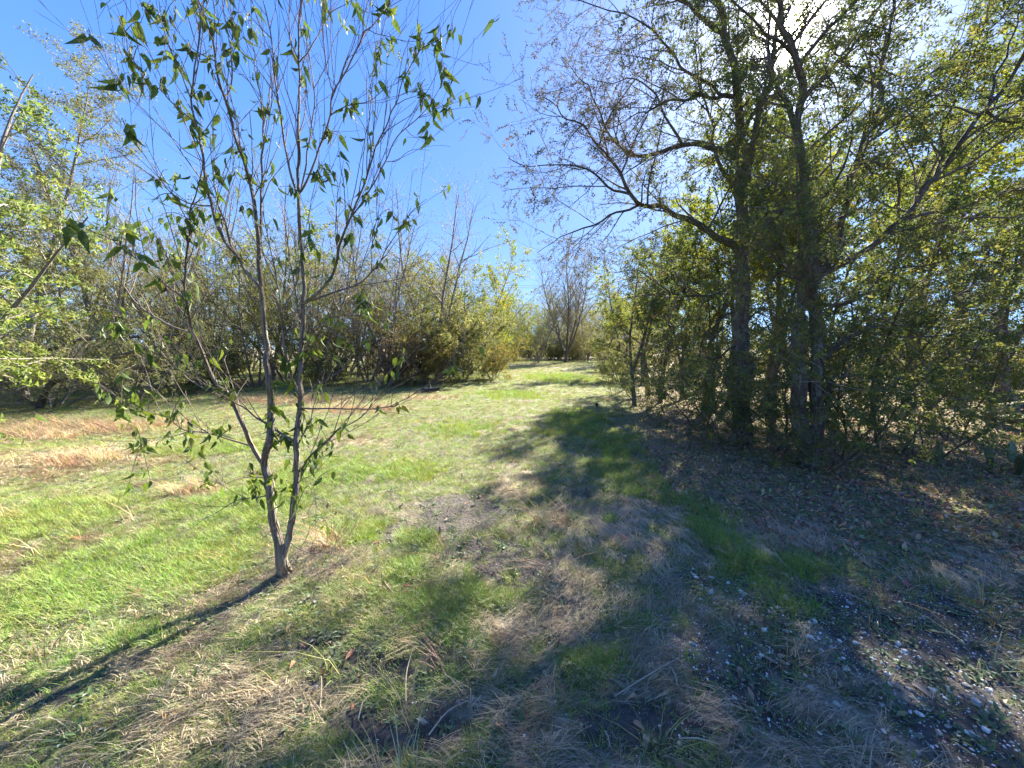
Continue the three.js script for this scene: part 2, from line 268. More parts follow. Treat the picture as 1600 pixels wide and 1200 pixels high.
// flattened stems, combed roughly one way
function thatchGeo(seed, n, rad, len, comb) {
  const r = RNG(seed), p = [], ix = [];
  for (let k = 0; k < n; k++) {
    const x = (r() - 0.5) * 2 * rad, z = (r() - 0.5) * 2 * rad, b = comb > 0 ? (r() - 0.5) * comb : r() * 6.283, L = len * (0.4 + r()), y0 = 0.002 + 0.02 * r(), bow = 0.014 * r() + 0.002, cu = (r() - 0.5) * 0.16, w = 0.0006 + 0.0009 * r(), o = p.length / 3;
    for (let s = 0; s <= 3; s++) { const t = s / 3, a = b + cu * t, cx = x + Math.cos(a) * L * (t - 0.5), cz = z + Math.sin(a) * L * (t - 0.5), y = y0 + bow * Math.sin(t * 3.1); p.push(cx + Math.sin(a) * w, y, cz - Math.cos(a) * w, cx - Math.sin(a) * w, y + w, cz + Math.cos(a) * w); }
    for (let s = 0; s < 3; s++) { const e = o + s * 2; ix.push(e, e + 1, e + 2, e + 2, e + 1, e + 3); }
  }
  const g = new THREE.BufferGeometry(); g.setAttribute('position', new THREE.Float32BufferAttribute(p, 3)); g.setIndex(ix); g.computeVertexNormals(); return g;
}
{
  const spin = (r) => new THREE.Quaternion().setFromAxisAngle(UP, r() * 6.283);
  const grass = [];
  scatter(11, 2900, 1.6, 42, (q, x, z, r) => (q.green * 0.93 + 0.07 - 0.04 * q.bare) * (0.45 + 0.75 * smooth(0.36, 0.54, fbm(x * 11 + 5, z * 11 + 60, 2))), (x, z, q, r, d) => {
    const s = (0.5 + 0.5 * r() + 0.4 * q.lush) * (1 + 0.06 * Math.max(0, d - 4)), y = 0.6 + 0.5 * r() + 0.35 * q.lush, t = r();
    const c = q.lush > 0.5 || t < 0.62 ? [0.225, 0.305, 0.028] : t < 0.85 ? [0.27, 0.325, 0.055] : [0.36, 0.32, 0.14];
    grass.push([V(x, hgt(x, z), z), spin(r), V(s, s * y, s), c.map((v, k) => v * (0.75 + 0.5 * r()) * (k === 0 ? 0.85 + 0.3 * q.n1 : 1))]);
  });
  cover('grass', 'short green grass blades growing over the clearing', 'grass', [tuftGeo(1, 15, 0.045, 0.06, 0.7, 0.0016), tuftGeo(2, 13, 0.05, 0.075, 1.0, 0.0015), tuftGeo(3, 18, 0.05, 0.045, 0.6, 0.0017)], grass, M.blade);
  const straw = [];
  scatter(21, 1200, 1.6, 36, (q) => clamp(q.straw * 0.8 + 0.19 - 0.8 * q.soil - 0.08 * q.gravel - 0.02 * q.bare - 0.3 * q.under), (x, z, q, r, d) => {
    const s = (0.4 + 0.65 * r()) * (1 + 0.05 * Math.max(0, d - 3)), g = 0.65 + 0.6 * r(), t = r(), ang = 0.7 + (q.n2 - 0.5) * 4 + (r() - 0.5) * 1.2;
    const qq = new THREE.Quaternion().setFromAxisAngle(UP, ang).multiply(new THREE.Quaternion().setFromEuler(new THREE.Euler((r() - 0.5) * 0.3, 0, (r() - 0.5) * 0.3)));
    const c = t < 0.6 ? [0.46, 0.37, 0.235] : t < 0.85 ? [0.36, 0.3, 0.215] : [0.3, 0.19, 0.1];
    straw.push([V(x, hgt(x, z) + 0.004, z), qq, s, c.map((v) => v * g)]);
  });
  cover('dry_straw', 'flattened pale dry grass stems lying over the clearing', 'straw', [thatchGeo(1, 18, 0.05, 0.1, 0.9), thatchGeo(2, 16, 0.06, 0.13, 1.6), thatchGeo(3, 18, 0.05, 0.06, 0)], straw, M.straw);
  const rust = [];
  scatter(31, 420, 1.2, 30, (q) => q.rust * 0.9 + (q.n3 > 0.66 ? 0.05 : 0), (x, z, q, r, d) => {
    const s = 0.7 + 0.8 * r(), t = r(), c = t < 0.5 ? [0.36, 0.25, 0.11] : t < 0.8 ? [0.42, 0.3, 0.15] : [0.24, 0.14, 0.07]; rust.push([V(x, hgt(x, z), z), spin(r), s, c.map((v) => v * (0.7 + 0.6 * r()))]);
  });
  cover('brown_grass', 'standing dead brown grass at the edges of the clearing', 'dead grass', [tuftGeo(7, 14, 0.06, 0.16, 1.0, 0.0016), tuftGeo(8, 12, 0.08, 0.2, 1.5, 0.0016)], rust, M.straw);
  const litter = [], lg = [smallLeaf(0.045, 0.026, 0.5, 0.6), smallLeaf(0.06, 0.03, -0.4, 0.5), smallLeaf(0.035, 0.022, 0.2, -0.7)];
  scatter(41, 1000, 1.15, 22, (q) => clamp(q.under * 0.95 + 0.025), (x, z, q, r, d) => {
    const t = r(), c = t < 0.5 ? [0.28, 0.165, 0.09] : t < 0.8 ? [0.4, 0.28, 0.17] : t < 0.93 ? [0.12, 0.075, 0.05] : [0.4, 0.31, 0.12];
    litter.push([V(x, hgt(x, z) + 0.008 + 0.012 * r(), z), new THREE.Quaternion().setFromEuler(new THREE.Euler(-1.57 + (r() - 0.5) * 1.2, r() * 6.28, (r() - 0.5) * 1.2, 'YXZ')), 0.6 + 0.6 * r(), c.map((v) => v * (0.7 + 0.6 * r()))]);
  });
  cover('leaf_litter', 'brown fallen leaves scattered under the trees', 'leaf litter', lg, litter, M.straw);
  const weeds = [], wg = [0, 1].map((s) => { const r = RNG(60 + s), a = []; for (let k = 0; k < 9; k++) { const m = new THREE.Matrix4().compose(V((r() - 0.5) * 0.05, 0.004, (r() - 0.5) * 0.05), new THREE.Quaternion().setFromEuler(new THREE.Euler(-0.5 - 0.9 * r(), r() * 6.28, 0, 'YXZ')), V(1, 1, 1)); a.push(smallLeaf(0.03 + 0.02 * r(), 0.016, 0.3, 0.2).applyMatrix4(m)); } return mergeGeometries(a); });
  scatter(51, 160, 1.5, 14, (q) => 0.25 + 0.35 * q.gravel + 0.3 * q.under, (x, z, q, r) => weeds.push([V(x, hgt(x, z), z), spin(r), 0.5 + 0.8 * r(), [0.085, 0.13, 0.04].map((v) => v * (0.7 + 0.6 * r()))]));
  cover('ground_weeds', 'low broadleaf weeds among the grass and gravel', 'weeds', wg, weeds, M.blade);
}
// pebbles and stones
function stoneGeo(seed, detail) {
  const r = RNG(seed), g = new THREE.IcosahedronGeometry(1, detail), p = g.attributes.position, k = [], a = 0.62 + 0.3 * r(), b = 0.45 + 0.2 * r(), o = r() * 50;
  for (let i = 0; i < 9; i++) k.push([V(r() - 0.5, r() - 0.5, r() - 0.5).normalize(), 0.5 + 0.35 * r()]);
  for (let i = 0; i < p.count; i++) { const v = V(p.getX(i), p.getY(i), p.getZ(i)); for (const [n, e] of k) { const q = v.dot(n); if (q > e) v.addScaledVector(n, e - q); } v.multiplyScalar(1 + 0.14 * (noise(v.x * 2 + o, v.y * 2 + v.z * 1.7) - 0.5)); p.setXYZ(i, v.x, v.y * b, v.z * a); }
  g.computeVertexNormals(); return g;
}
const stoneTex = makeTex(128, 128, (u, v, c) => { const n = 0.7 + 0.3 * tnoise(u * 16, v * 16, 16, 3) + 0.15 * (tnoise(u * 64, v * 64, 64, 8) - 0.5); c[0] = n; c[1] = n * 0.985; c[2] = n * 0.95; });
const stoneMats = [[0.68, 0.65, 0.6], [0.4, 0.36, 0.3], [0.33, 0.25, 0.17], [0.32, 0.32, 0.33]].map((c) => new THREE.MeshStandardMaterial({ color: rgb(...c), map: stoneTex, roughness: 0.9 }));
{
  const pebbles = [];
  scatter(61, 1900, 1.0, 6, (q) => clamp(q.gravel * (0.3 + 0.8 * q.soil) + 0.1 * q.bare + 0.01), (x, z, q, r) => {
    const t = r(), s = 0.0032 + 0.0065 * r() * r() * r() + (r() < 0.06 ? 0.004 : 0), c = t < 0.5 ? [0.66, 0.63, 0.58] : t < 0.8 ? [0.34, 0.31, 0.27] : t < 0.92 ? [0.16, 0.15, 0.145] : [0.4, 0.29, 0.19];
    pebbles.push([V(x, hgt(x, z) + s * 0.25, z), new THREE.Quaternion().setFromEuler(new THREE.Euler((r() - 0.5) * 0.6, r() * 6.28, (r() - 0.5) * 0.6)), s, c.map((v) => v * (0.8 + 0.4 * r()))]);
  });
  cover('gravel', 'small pale pebbles strewn over the dark soil', 'gravel', [1, 2, 3].map((k) => stoneGeo(k, 1)), pebbles, new THREE.MeshStandardMaterial({ roughness: 0.9 }));
  const crumbs = [];
  scatter(65, 3200, 1.5, 5, (q) => clamp(0.75 * Math.max(q.soil, q.bare * 0.6, q.gravel * 0.7) + 0.04) * (1 - 0.7 * q.green), (x, z, q, r) => {
    const s = 0.002 + 0.006 * r() * r(), t = r(), c = t < 0.45 ? [0.06, 0.048, 0.038] : t < 0.75 ? [0.13, 0.1, 0.075] : t < 0.92 ? [0.22, 0.18, 0.13] : [0.025, 0.022, 0.02];
    crumbs.push([V(x, hgt(x, z) + s * 0.3, z), new THREE.Quaternion().setFromEuler(new THREE.Euler(r() * 6, r() * 6, r() * 6)), V(s * (1 + r()), s, s), c.map((v) => v * (0.7 + 0.6 * r()))]);
  });
  cover('soil_crumbs', 'crumbly dark earth clods and bark bits on bare ground', 'soil', [21, 22].map((k) => stoneGeo(k, 0)), crumbs, new THREE.MeshStandardMaterial({ roughness: 1 }));
  // the stones one can pick out singly: photo pixel, width in pixels, tint
  const spec = [[965, 915, 11, 0, 'white stone beside the pale straw pile on bare ground'], [1190, 1024, 12, 0, 'lone white stone on grey ground left of the gravel bed'], [1322, 1050, 16, 0, 'rounded white stone near the middle of the gravel bed'], [1525, 1101, 20, 3, 'largest pale grey angular stone at right of the gravel bed'], [1375, 1104, 15, 0, 'white stone below the brown curled leaf in the gravel'], [1348, 1108, 14, 2, 'tan stone just left of a white one in the gravel'], [1273, 970, 11, 0, 'whitish stone at the upper edge of the gravel bed'], [1338, 1003, 10, 0, 'pale stone in the upper middle of the gravel bed'], [1510, 1072, 17, 1, 'long flat pale stone above the largest grey stone'], [1386, 1057, 13, 0, 'pointed white stone in the gravel beside dark soil'], [1392, 1102, 14, 1, 'cream stone leaning beside a white stone in the gravel'], [1265, 1077, 13, 1, 'grey beige stone at the left side of the gravel bed'], [1440, 1049, 13, 2, 'brown stone half sunk in dark soil of the gravel bed'], [1465, 1147, 16, 1, 'oblong pale stone at the bottom of the gravel bed'], [1435, 1180, 15, 1, 'pale stone nearest the bottom edge in the gravel'], [1082, 1007, 12, 1, 'beige stone at the left tip of the gravel strip'], [713, 883, 9, 1, 'small beige stone by the dark soil patch'], [1072, 942, 7, 0, 'white pebble between the lush grass and the gravel'], [1380, 1146, 12, 0, 'white pebble below the middle of the gravel bed'], [1510, 1152, 14, 0, 'pair of cream pebble lying at lower right gravel']];
  spec[19][4] = 'cream pebble at the lower right of the gravel bed';
  const small = RNG(71), list = spec.map((s) => [...s]);
  for (let k = 0; k < 200; k++) { const t = small(), u = (small() + small() + small()) / 1.5 - 1; list.push([lerp(1090, 1580, t) + u * 40, lerp(920, 1140, t) + u * 130, 6 + 13 * small() * small(), small() < 0.45 ? 0 : small() < 0.5 ? 1 : small() < 0.6 ? 2 : 3, null]); }
  const gs = [11, 12, 13, 14, 15].map((k) => stoneGeo(k, 2)), r = RNG(72);
  for (const [px, py, w, m, label] of list) {
    if (py > 1195 || px > 1598) continue;
    const [x, z] = onGround(px, py), s = w / F * -z * 0.47, o = shade(new THREE.Mesh(gs[Math.floor(r() * 5)], stoneMats[m]));
    o.position.set(x, hgt(x, z) + s * 0.18, z); o.rotation.set((r() - 0.5) * 0.4, r() * 6.28, (r() - 0.5) * 0.4); o.scale.setScalar(s); o.name = numbered(label && w > 9 ? 'stone' : 'pebble');
    tag(o, label || 'small pale pebble among many on the dark gravel bed', label ? 'stone' : 'pebble', label ? 'larger stones in the gravel' : 'pebbles in the gravel'); scene.add(o);
  }
}

// ---------------------------------------------------------------- the young tree in the foreground
// a tree whose limbs follow photo polylines: [px, py, ...] from the nearest limb outwards, drifting dz metres in depth
function traced(root, origin, d0, specs, mats, smoothStep = 0.06, rough = 0) {
  const nodes = [];   // { p, px, py, d, r }
  const limbs = [];
  for (const s of specs) {
    const { pts, r0, r1, dz = 0, name = 'branch', free } = s, n = pts.length / 2; let d = d0, rStart = r0;
    if (nodes.length && !free) { let best = 1e9, hit; for (const q of nodes) { const e = Math.hypot(q.px - pts[0], q.py - pts[1]); if (e < best) { best = e; hit = q; } } d = hit.d; rStart = Math.min(r0, hit.r * 0.8); if (best < 40) { pts[0] = hit.px; pts[1] = hit.py; } }
    if (s.d !== undefined) d = s.d;
    const w = []; for (let k = 0; k < n; k++) { const t = k / (n - 1); w.push(at(pts[2 * k], pts[2 * k + 1], d + dz * t + (k && k < n - 1 ? 0.03 * Math.sin(k * 2.7 + pts[0]) * d / 2.4 : 0))); }
    if (s.foot) { w[0].y = -0.06; }
    const line = spline(w, smoothStep), tb = new Tubes(); tb.taper = 1.35; if (rough) line.forEach((p, k) => { if (k) { p.x += rough * (noise(k * 0.45 + pts[0], 3) - 0.5) * 2; p.y += rough * (noise(k * 0.45, pts[1]) - 0.5) * 2; p.z += rough * (noise(k * 0.45, pts[0] + 50) - 0.5) * 2; } }); tb.add(line.map((p) => p.clone().sub(origin)), rStart, r1, rStart > 0.03 ? 12 : rStart > 0.012 ? 8 : 5, s.flare || 0);
    part(name, tb.geo(), mats(rStart), root);
    line.forEach((p, k) => { const t = k / (line.length - 1), q = p.clone().sub(V(0, EYE, 0)), dep = -p.z, up = (q.y * cp + dep * sp), fw = (-q.y * sp + dep * cp); nodes.push({ p, px: CX + q.x / fw * F, py: CY - up / fw * F, d: dep, r: r1 + (rStart - r1) * Math.pow(1 - t, 1.35) }); });
    // keep exact depth for later joins
    limbs.push({ line, r0: rStart, r1, spec: s });
  }
  return { nodes, limbs };
}
{
  const D = 2.44, [bx, bz] = onGround(445, 925), O = V(bx, hgt(bx, bz), bz), root = thing('young_tree', 'slender two-stemmed young tree with drooping green leaves in left foreground', 'tree', O);
  const S = (pts, r0, r1, dz, o = {}) => ({ pts, r0: r0 * 0.78, r1: r1 * 0.8, dz, ...o });
  const specs = [
    S([445, 930, 444, 900, 440, 872, 431, 832, 424, 790, 419, 752, 414, 722, 420, 690, 424, 640, 420, 590, 416, 540, 412, 490, 408, 450, 405, 400, 400, 340, 392, 290, 375, 237, 362, 187, 352, 155, 340, 117, 331, 62, 320, 30, 305, -20, 295, -90], 0.04, 0.004, -0.15, { name: 'trunk', foot: 1, flare: 0.95 }),
    S([443, 880, 452, 838, 460, 785, 465, 740, 463, 700, 467, 650, 468, 600, 471, 540, 474, 480, 474, 420, 470, 380, 468, 330, 467, 280, 467, 220, 467, 170, 467, 100, 469, 30, 470, -60, 474, -160], 0.036, 0.004, 0.2, { name: 'trunk' }),
    S([412, 727, 397, 703, 383, 673, 370, 640, 360, 620, 340, 602, 325, 572, 312, 540, 300, 512, 292, 480, 288, 440, 290, 400, 296, 370, 296, 330, 304, 312, 313, 280, 318, 240], 0.02, 0.003, -0.35),
    S([453, 693, 430, 670, 407, 657, 377, 633, 347, 620, 317, 607, 283, 583, 247, 553, 223, 540, 200, 522, 178, 503], 0.012, 0.002, -0.3),
    S([393, 703, 360, 687, 327, 677, 290, 673, 260, 653, 217, 637, 190, 630], 0.009, 0.002, -0.3), S([290, 676, 262, 684, 237, 690, 220, 697], 0.004, 0.0015, -0.1),
    S([410, 750, 377, 747, 347, 757], 0.005, 0.0015, 0.1), S([407, 780, 373, 782, 327, 807, 293, 830, 275, 838], 0.006, 0.0015, -0.2),
    S([290, 472, 260, 448, 236, 424, 210, 402, 184, 382, 160, 370, 140, 362, 115, 350], 0.008, 0.002, -0.45), S([298, 504, 274, 470, 270, 430, 262, 400], 0.005, 0.002, 0.15),
    S([300, 520, 272, 510, 246, 498, 228, 486, 210, 470, 190, 440, 172, 406, 168, 370, 166, 330, 170, 300, 176, 270], 0.009, 0.002, 0.25),
    S([410, 470, 404, 448, 388, 428, 372, 404, 354, 382, 342, 358, 330, 320, 326, 300, 320, 262, 312, 212, 300, 160, 302, 120, 307, 82, 312, 45, 318, 0, 322, -60], 0.016, 0.003, -0.25),
    S([372, 404, 360, 376, 352, 350, 340, 312, 334, 285, 330, 240, 333, 200], 0.009, 0.002, 0.15), S([300, 160, 285, 120, 275, 95, 262, 60, 250, 20, 244, -30], 0.006, 0.0018, 0.1),
    S([312, 252, 295, 240, 270, 220, 250, 200, 232, 180, 215, 162, 195, 140, 178, 115, 163, 95, 147, 68, 135, 45], 0.007, 0.0015, -0.3), S([218, 163, 222, 140, 226, 128], 0.003, 0.0012, 0),
    S([305, 190, 285, 172, 268, 160, 250, 140, 230, 128, 215, 105, 200, 75, 193, 40, 180, 18], 0.006, 0.0015, -0.15), S([320, 328, 308, 320, 288, 314, 264, 300, 245, 275, 230, 250, 205, 215, 196, 195], 0.006, 0.0015, -0.25),
    S([352, 155, 360, 145, 361, 82, 364, 37, 360, 0, 358, -50], 0.007, 0.002, 0.1), S([358, 160, 362, 85, 372, 65, 380, 58], 0.004, 0.0015, -0.1), S([330, 95, 300, 75, 275, 45, 258, 28, 235, 10], 0.005, 0.0015, -0.1),
    S([406, 400, 407, 340, 408, 290, 410, 230, 411, 178, 405, 140, 398, 95, 396, 50, 392, 0], 0.012, 0.002, 0.25), S([411, 200, 420, 160, 425, 120, 432, 85], 0.005, 0.0015, 0.2),
    S([478, 478, 500, 455, 520, 430, 530, 390, 545, 350, 567, 290, 580, 247, 592, 217, 605, 190, 617, 160, 625, 135, 635, 112, 647, 90, 660, 75, 685, 62, 705, 45], 0.019, 0.002, -0.4),
    S([548, 345, 565, 318, 582, 290, 597, 260, 615, 225, 635, 200, 655, 180, 680, 150, 690, 130, 695, 112], 0.011, 0.002, -0.2), S([656, 180, 675, 172, 690, 165, 712, 155], 0.004, 0.0015, -0.1), S([635, 202, 650, 214, 668, 212], 0.003, 0.001, 0.1), S([600, 258, 622, 248, 645, 235, 672, 234], 0.004, 0.001, 0.15), S([618, 163, 640, 155, 655, 145], 0.004, 0.0015, 0),
    S([480, 478, 520, 458, 560, 445, 575, 430, 590, 415, 600, 395, 620, 365, 640, 335, 665, 310], 0.01, 0.002, 0.35), S([576, 428, 580, 400, 582, 370, 588, 340, 590, 300, 596, 250], 0.005, 0.0015, 0.2),
    S([470, 300, 477, 287, 500, 232, 515, 185, 520, 145, 535, 122, 550, 92, 565, 62, 575, 47, 600, 22, 610, 0, 620, -40], 0.015, 0.003, -0.2), S([566, 62, 573, 45, 574, 0, 576, -50], 0.006, 0.0018, 0.1), S([578, 52, 600, 55, 630, 63, 655, 63], 0.004, 0.0015, -0.1), S([533, 125, 545, 90, 560, 78, 580, 65], 0.004, 0.001, 0.15),
    S([470, 300, 472, 285, 482, 235, 492, 155, 492, 137, 487, 100, 480, 65, 470, 20, 465, -40], 0.011, 0.002, 0.15), S([462, 310, 455, 275, 447, 232, 437, 170, 430, 125, 425, 70, 417, 20, 410, -20, 402, -80], 0.012, 0.003, -0.1),
    S([467, 100, 457, 80, 452, 37, 454, 0, 452, -60], 0.006, 0.002, 0.1), S([520, 145, 510, 100, 505, 50, 507, 0, 512, -60], 0.007, 0.002, 0.2), S([517, 182, 540, 166, 575, 158, 600, 142, 628, 126], 0.006, 0.0015, 0.15), S([580, 247, 577, 215, 577, 150, 583, 110, 588, 60, 590, 20], 0.005, 0.0015, 0.2),
    S([467, 105, 480, 82, 500, 50, 520, 20, 545, 5, 560, -20], 0.006, 0.002, 0.1), S([417, 60, 395, 30, 378, 5, 370, -30], 0.005, 0.0015, -0.1), S([492, 140, 505, 110, 520, 70, 540, 30, 552, -10], 0.005, 0.0015, -0.1),
    S([470, 742, 477, 725, 490, 708, 510, 690, 535, 668, 560, 655, 575, 640, 600, 610, 622, 580], 0.011, 0.002, -0.25), S([470, 636, 520, 637, 580, 640, 620, 630, 655, 612, 680, 595, 710, 570], 0.008, 0.002, -0.35), S([468, 700, 482, 665, 490, 640, 498, 610, 505, 590], 0.008, 0.002, 0.3),
    S([468, 622, 460, 600, 450, 570, 443, 530, 440, 490, 437, 470, 432, 430, 426, 400, 418, 370, 410, 330], 0.012, 0.003, -0.25), S([441, 486, 458, 456, 466, 432, 468, 408, 480, 380, 486, 324, 490, 290, 500, 262], 0.007, 0.0018, -0.25), S([467, 560, 490, 520, 510, 500, 530, 480, 560, 472, 575, 478], 0.006, 0.0015, -0.3), S([472, 620, 500, 600, 530, 580, 560, 540, 600, 510], 0.006, 0.0015, 0.3),
    S([456, 800, 480, 760, 490, 775, 500, 800], 0.004, 0.0012, -0.2), S([452, 850, 480, 865, 510, 862, 535, 872], 0.005, 0.0012, -0.3), S([460, 760, 480, 745, 492, 770, 494, 830], 0.004, 0.001, -0.15),
  ];
  const { nodes, limbs } = traced(root, O, D, specs, (r) => r > 0.008 ? M.barkYoung : M.twigYoung, 0.04, 0.007);
  // slim side shoots along every limb
  const r = RNG(5), tw = new Tubes(), leaves = [], c = { r, max: 2, leafFrom: 1, leaves: 0.001, tip: 0.085, dens: [9.5, 4], from: [0.15, 0.25], ang: [0.55, 0.6], rise: [0.45, 0.25], len: [0.52, 0.2], rad: [0.0035, 0.0018], wob: 0.3, trop: [0.5, 0.2], tubes: [tw], sprigs: [] };
  for (const l of limbs) { if (l.spec.name === 'trunk') { const h = l.line.slice(Math.floor(l.line.length * 0.55)); sprout(c, h.map((p) => p.clone().sub(O)), 0.01, l.r1, 0); } else sprout(c, l.line.map((p) => p.clone().sub(O)), l.r0, l.r1, 0); }
  const clusters = [215, 20, 4, 228, 25, 4, 255, 18, 3, 275, 10, 3, 222, 45, 4, 205, 80, 3, 225, 78, 3, 270, 60, 4, 290, 70, 3, 325, 85, 3, 300, 20, 4, 330, 40, 3, 355, 70, 3, 353, 35, 3, 375, 30, 4, 380, 45, 3, 250, 95, 4, 275, 100, 4, 240, 110, 3, 200, 125, 4, 215, 120, 3, 260, 130, 2, 140, 55, 1, 193, 38, 2, 180, 125, 2, 307, 140, 2, 325, 150, 3, 345, 170, 4, 290, 180, 4, 300, 200, 4, 330, 205, 4, 285, 165, 2, 310, 215, 3, 375, 80, 4, 400, 115, 3, 420, 85, 4, 395, 20, 3, 345, 100, 2, 395, 165, 5, 420, 155, 3, 430, 185, 3, 425, 225, 4, 365, 235, 4, 350, 250, 3, 365, 270, 3, 335, 270, 3, 190, 195, 8, 262, 275, 5, 285, 280, 4, 300, 285, 3, 330, 285, 2,
    470, 110, 3, 480, 45, 3, 495, 5, 4, 530, 30, 4, 550, 10, 3, 455, 75, 2, 505, 205, 4, 490, 220, 3, 515, 205, 2, 535, 215, 2, 500, 260, 5, 515, 270, 4, 525, 285, 3, 460, 290, 5, 440, 300, 4, 550, 155, 5, 560, 165, 4, 535, 155, 2, 590, 85, 2, 615, 80, 3, 608, 65, 2, 585, 15, 3, 605, 10, 4, 615, 18, 4, 660, 55, 5, 675, 60, 4, 690, 50, 4, 708, 45, 2, 645, 85, 2, 635, 118, 5, 655, 140, 4, 665, 130, 3, 690, 105, 5, 700, 125, 4, 705, 155, 4, 672, 158, 3, 690, 170, 2, 668, 210, 2, 574, 215, 2, 575, 310, 5, 590, 295, 3, 570, 290, 2,
    110, 345, 5, 255, 340, 4, 240, 365, 3, 265, 390, 4, 275, 400, 4, 300, 340, 2, 310, 330, 3, 330, 335, 3, 325, 370, 2, 240, 330, 2, 195, 365, 2, 300, 375, 2, 310, 405, 2, 280, 345, 2, 175, 300, 3, 300, 455, 4, 310, 465, 3, 235, 510, 3, 180, 505, 2, 155, 520, 4, 165, 535, 2, 215, 550, 3, 240, 550, 3, 150, 610, 4, 160, 615, 3, 190, 585, 2, 210, 610, 2, 225, 620, 4, 190, 665, 3, 215, 680, 3, 220, 690, 2, 200, 695, 2, 255, 690, 2, 240, 660, 2, 270, 650, 3, 300, 665, 3, 320, 670, 3, 345, 680, 3, 290, 630, 2, 360, 600, 2,
    488, 355, 3, 475, 370, 2, 500, 395, 4, 455, 380, 2, 545, 370, 3, 530, 405, 2, 525, 320, 2, 590, 360, 2, 610, 340, 3, 648, 345, 4, 650, 310, 2, 610, 410, 3, 565, 470, 4, 575, 480, 5, 555, 490, 3, 520, 500, 3, 535, 510, 2, 605, 510, 3, 575, 530, 2, 520, 530, 2, 710, 570, 3, 500, 620, 3, 510, 600, 3, 480, 660, 4, 495, 665, 3, 475, 690, 3, 530, 660, 2, 505, 720, 2, 440, 640, 2, 430, 700, 3, 445, 700, 2, 440, 770, 4, 400, 770, 3, 455, 760, 3, 480, 560, 3, 440, 560, 2, 460, 520, 2, 500, 680, 3, 620, 640, 2, 540, 690, 2, 590, 650, 2];
  for (let k = 0; k < 34; k++) clusters.push(r() < 0.5 ? lerp(425, 525, r()) : lerp(200, 400, r()), lerp(555, 785, r()) - 0, 2);
  for (let k = 0; k < 18; k++) clusters.push(lerp(422, 505, r()), lerp(620, 800, r()), 2);
  for (let k = 0; k < 30; k++) clusters.push(lerp(170, 640, r()), lerp(300, 560, r()), 1);
  for (let k = 0; k < clusters.length; k += 3) {
    const px = clusters[k] + (r() - 0.5) * 8, py = clusters[k + 1] - 10 + (r() - 0.5) * 8, n = clusters[k + 2] + 3; let best = 1e9, hit;
    for (const q of nodes) { const e = Math.hypot(q.px - px, q.py - py - 12) + (q.r > 0.02 ? 15 : 0); if (e < best) { best = e; hit = q; } }
    const end = at(px, py, hit.d + (r() - 0.5) * 0.14), a = hit.p, mid = a.clone().lerp(end, 0.5); mid.y += 0.02;
    const L = Math.max(0.05, a.distanceTo(end)), line = spline([a, mid, end], 0.03);
    tw.add(line.map((p) => p.clone().sub(O)), 0.0026, 0.0012, 4);
    for (let j = 0; j < n; j++) { const back = Math.min(0.95, (j * 0.032) / L), t = (1 - back) * (line.length - 1), i = Math.min(line.length - 2, Math.floor(t)); leaves.push([line[i].clone().lerp(line[i + 1], t - i).sub(O).add(V((r() - 0.5) * 0.05, (r() - 0.5) * 0.04, (r() - 0.5) * 0.05)), hit.d, Math.hypot(px - CX, py - CY), px, py]); }
  }
  for (const [p, dir] of c.sprigs) { const n = 1 + Math.floor(r() * 3); for (let j = 0; j < n; j++) leaves.push([p.clone().addScaledVector(dir, -0.03 * j), -(p.z + O.z), 0, 400, 400]); }
  part('twigs', tw.geo(), M.twigYoung, root, 'stuff');
  const variants = [leafGeo(0.08, 0.031, 0.4, 0.25), leafGeo(0.094, 0.035, 0.65, 0.4), leafGeo(0.066, 0.03, 0.2, 0.5), leafGeo(0.088, 0.028, 0.85, 0.35)];
  const tints = [[0.15, 0.23, 0.03], [0.18, 0.26, 0.03], [0.11, 0.18, 0.032], [0.25, 0.31, 0.035], [0.09, 0.14, 0.035]];
  const veins = makeTex(64, 64, (u, v, cc) => { const n = 0.85 + 0.3 * (tnoise(u * 8, v * 8, 8, 2) - 0.5) + 0.2 * (tnoise(u * 32, v * 32, 32, 6) - 0.5); cc[0] = cc[1] = cc[2] = n; });
  const mats = tints.map((t) => new THREE.MeshPhysicalMaterial({ color: rgb(...t), roughness: 0.8, transmission: 0.6, thickness: 0, side: THREE.DoubleSide, ior: 1.4, specularIntensity: 0.5, map: veins }));
  for (const g of variants) { const p = g.attributes.position, u = new Float32Array(p.count * 2); for (let k = 0; k < p.count; k++) { u[2 * k] = p.getX(k) * 12 + 0.5; u[2 * k + 1] = p.getY(k) * 12; } g.setAttribute('uv', new THREE.BufferAttribute(u, 2)); }
  const rest = [], m4 = new THREE.Matrix4(), q = new THREE.Quaternion(), q2 = new THREE.Quaternion();
  const shown = leaves.map((l, i) => [l, i]).filter(([l]) => l[3] > 0 && l[4] > -10 && l[4] < 1200); shown.sort((a, b) => a[0][1] - b[0][1]); const single = new Set(shown.slice(0, 300).map(([, i]) => i));
  leaves.forEach(([p], i) => {
    const a = r() * 6.283, dn = 0.9 + 1.6 * r(), dir = V(Math.cos(a), -dn, Math.sin(a)).normalize(); q.setFromUnitVectors(UP, dir).multiply(q2.setFromAxisAngle(UP, r() * 6.283));
    const s = 0.5 + 0.55 * r(), v = Math.floor(r() * 4), t = Math.floor(r() * 5);
    if (single.has(i)) { const o = part('leaf', variants[v], mats[t], root); o.position.copy(p); o.quaternion.copy(q); o.scale.setScalar(s); } else (rest[t] ||= []).push(variants[v].clone().applyMatrix4(m4.compose(p, q, V(s, s, s))));
  });
  rest.forEach((g, t) => part('leaves', mergeGeometries(g), mats[t], root, 'stuff'));
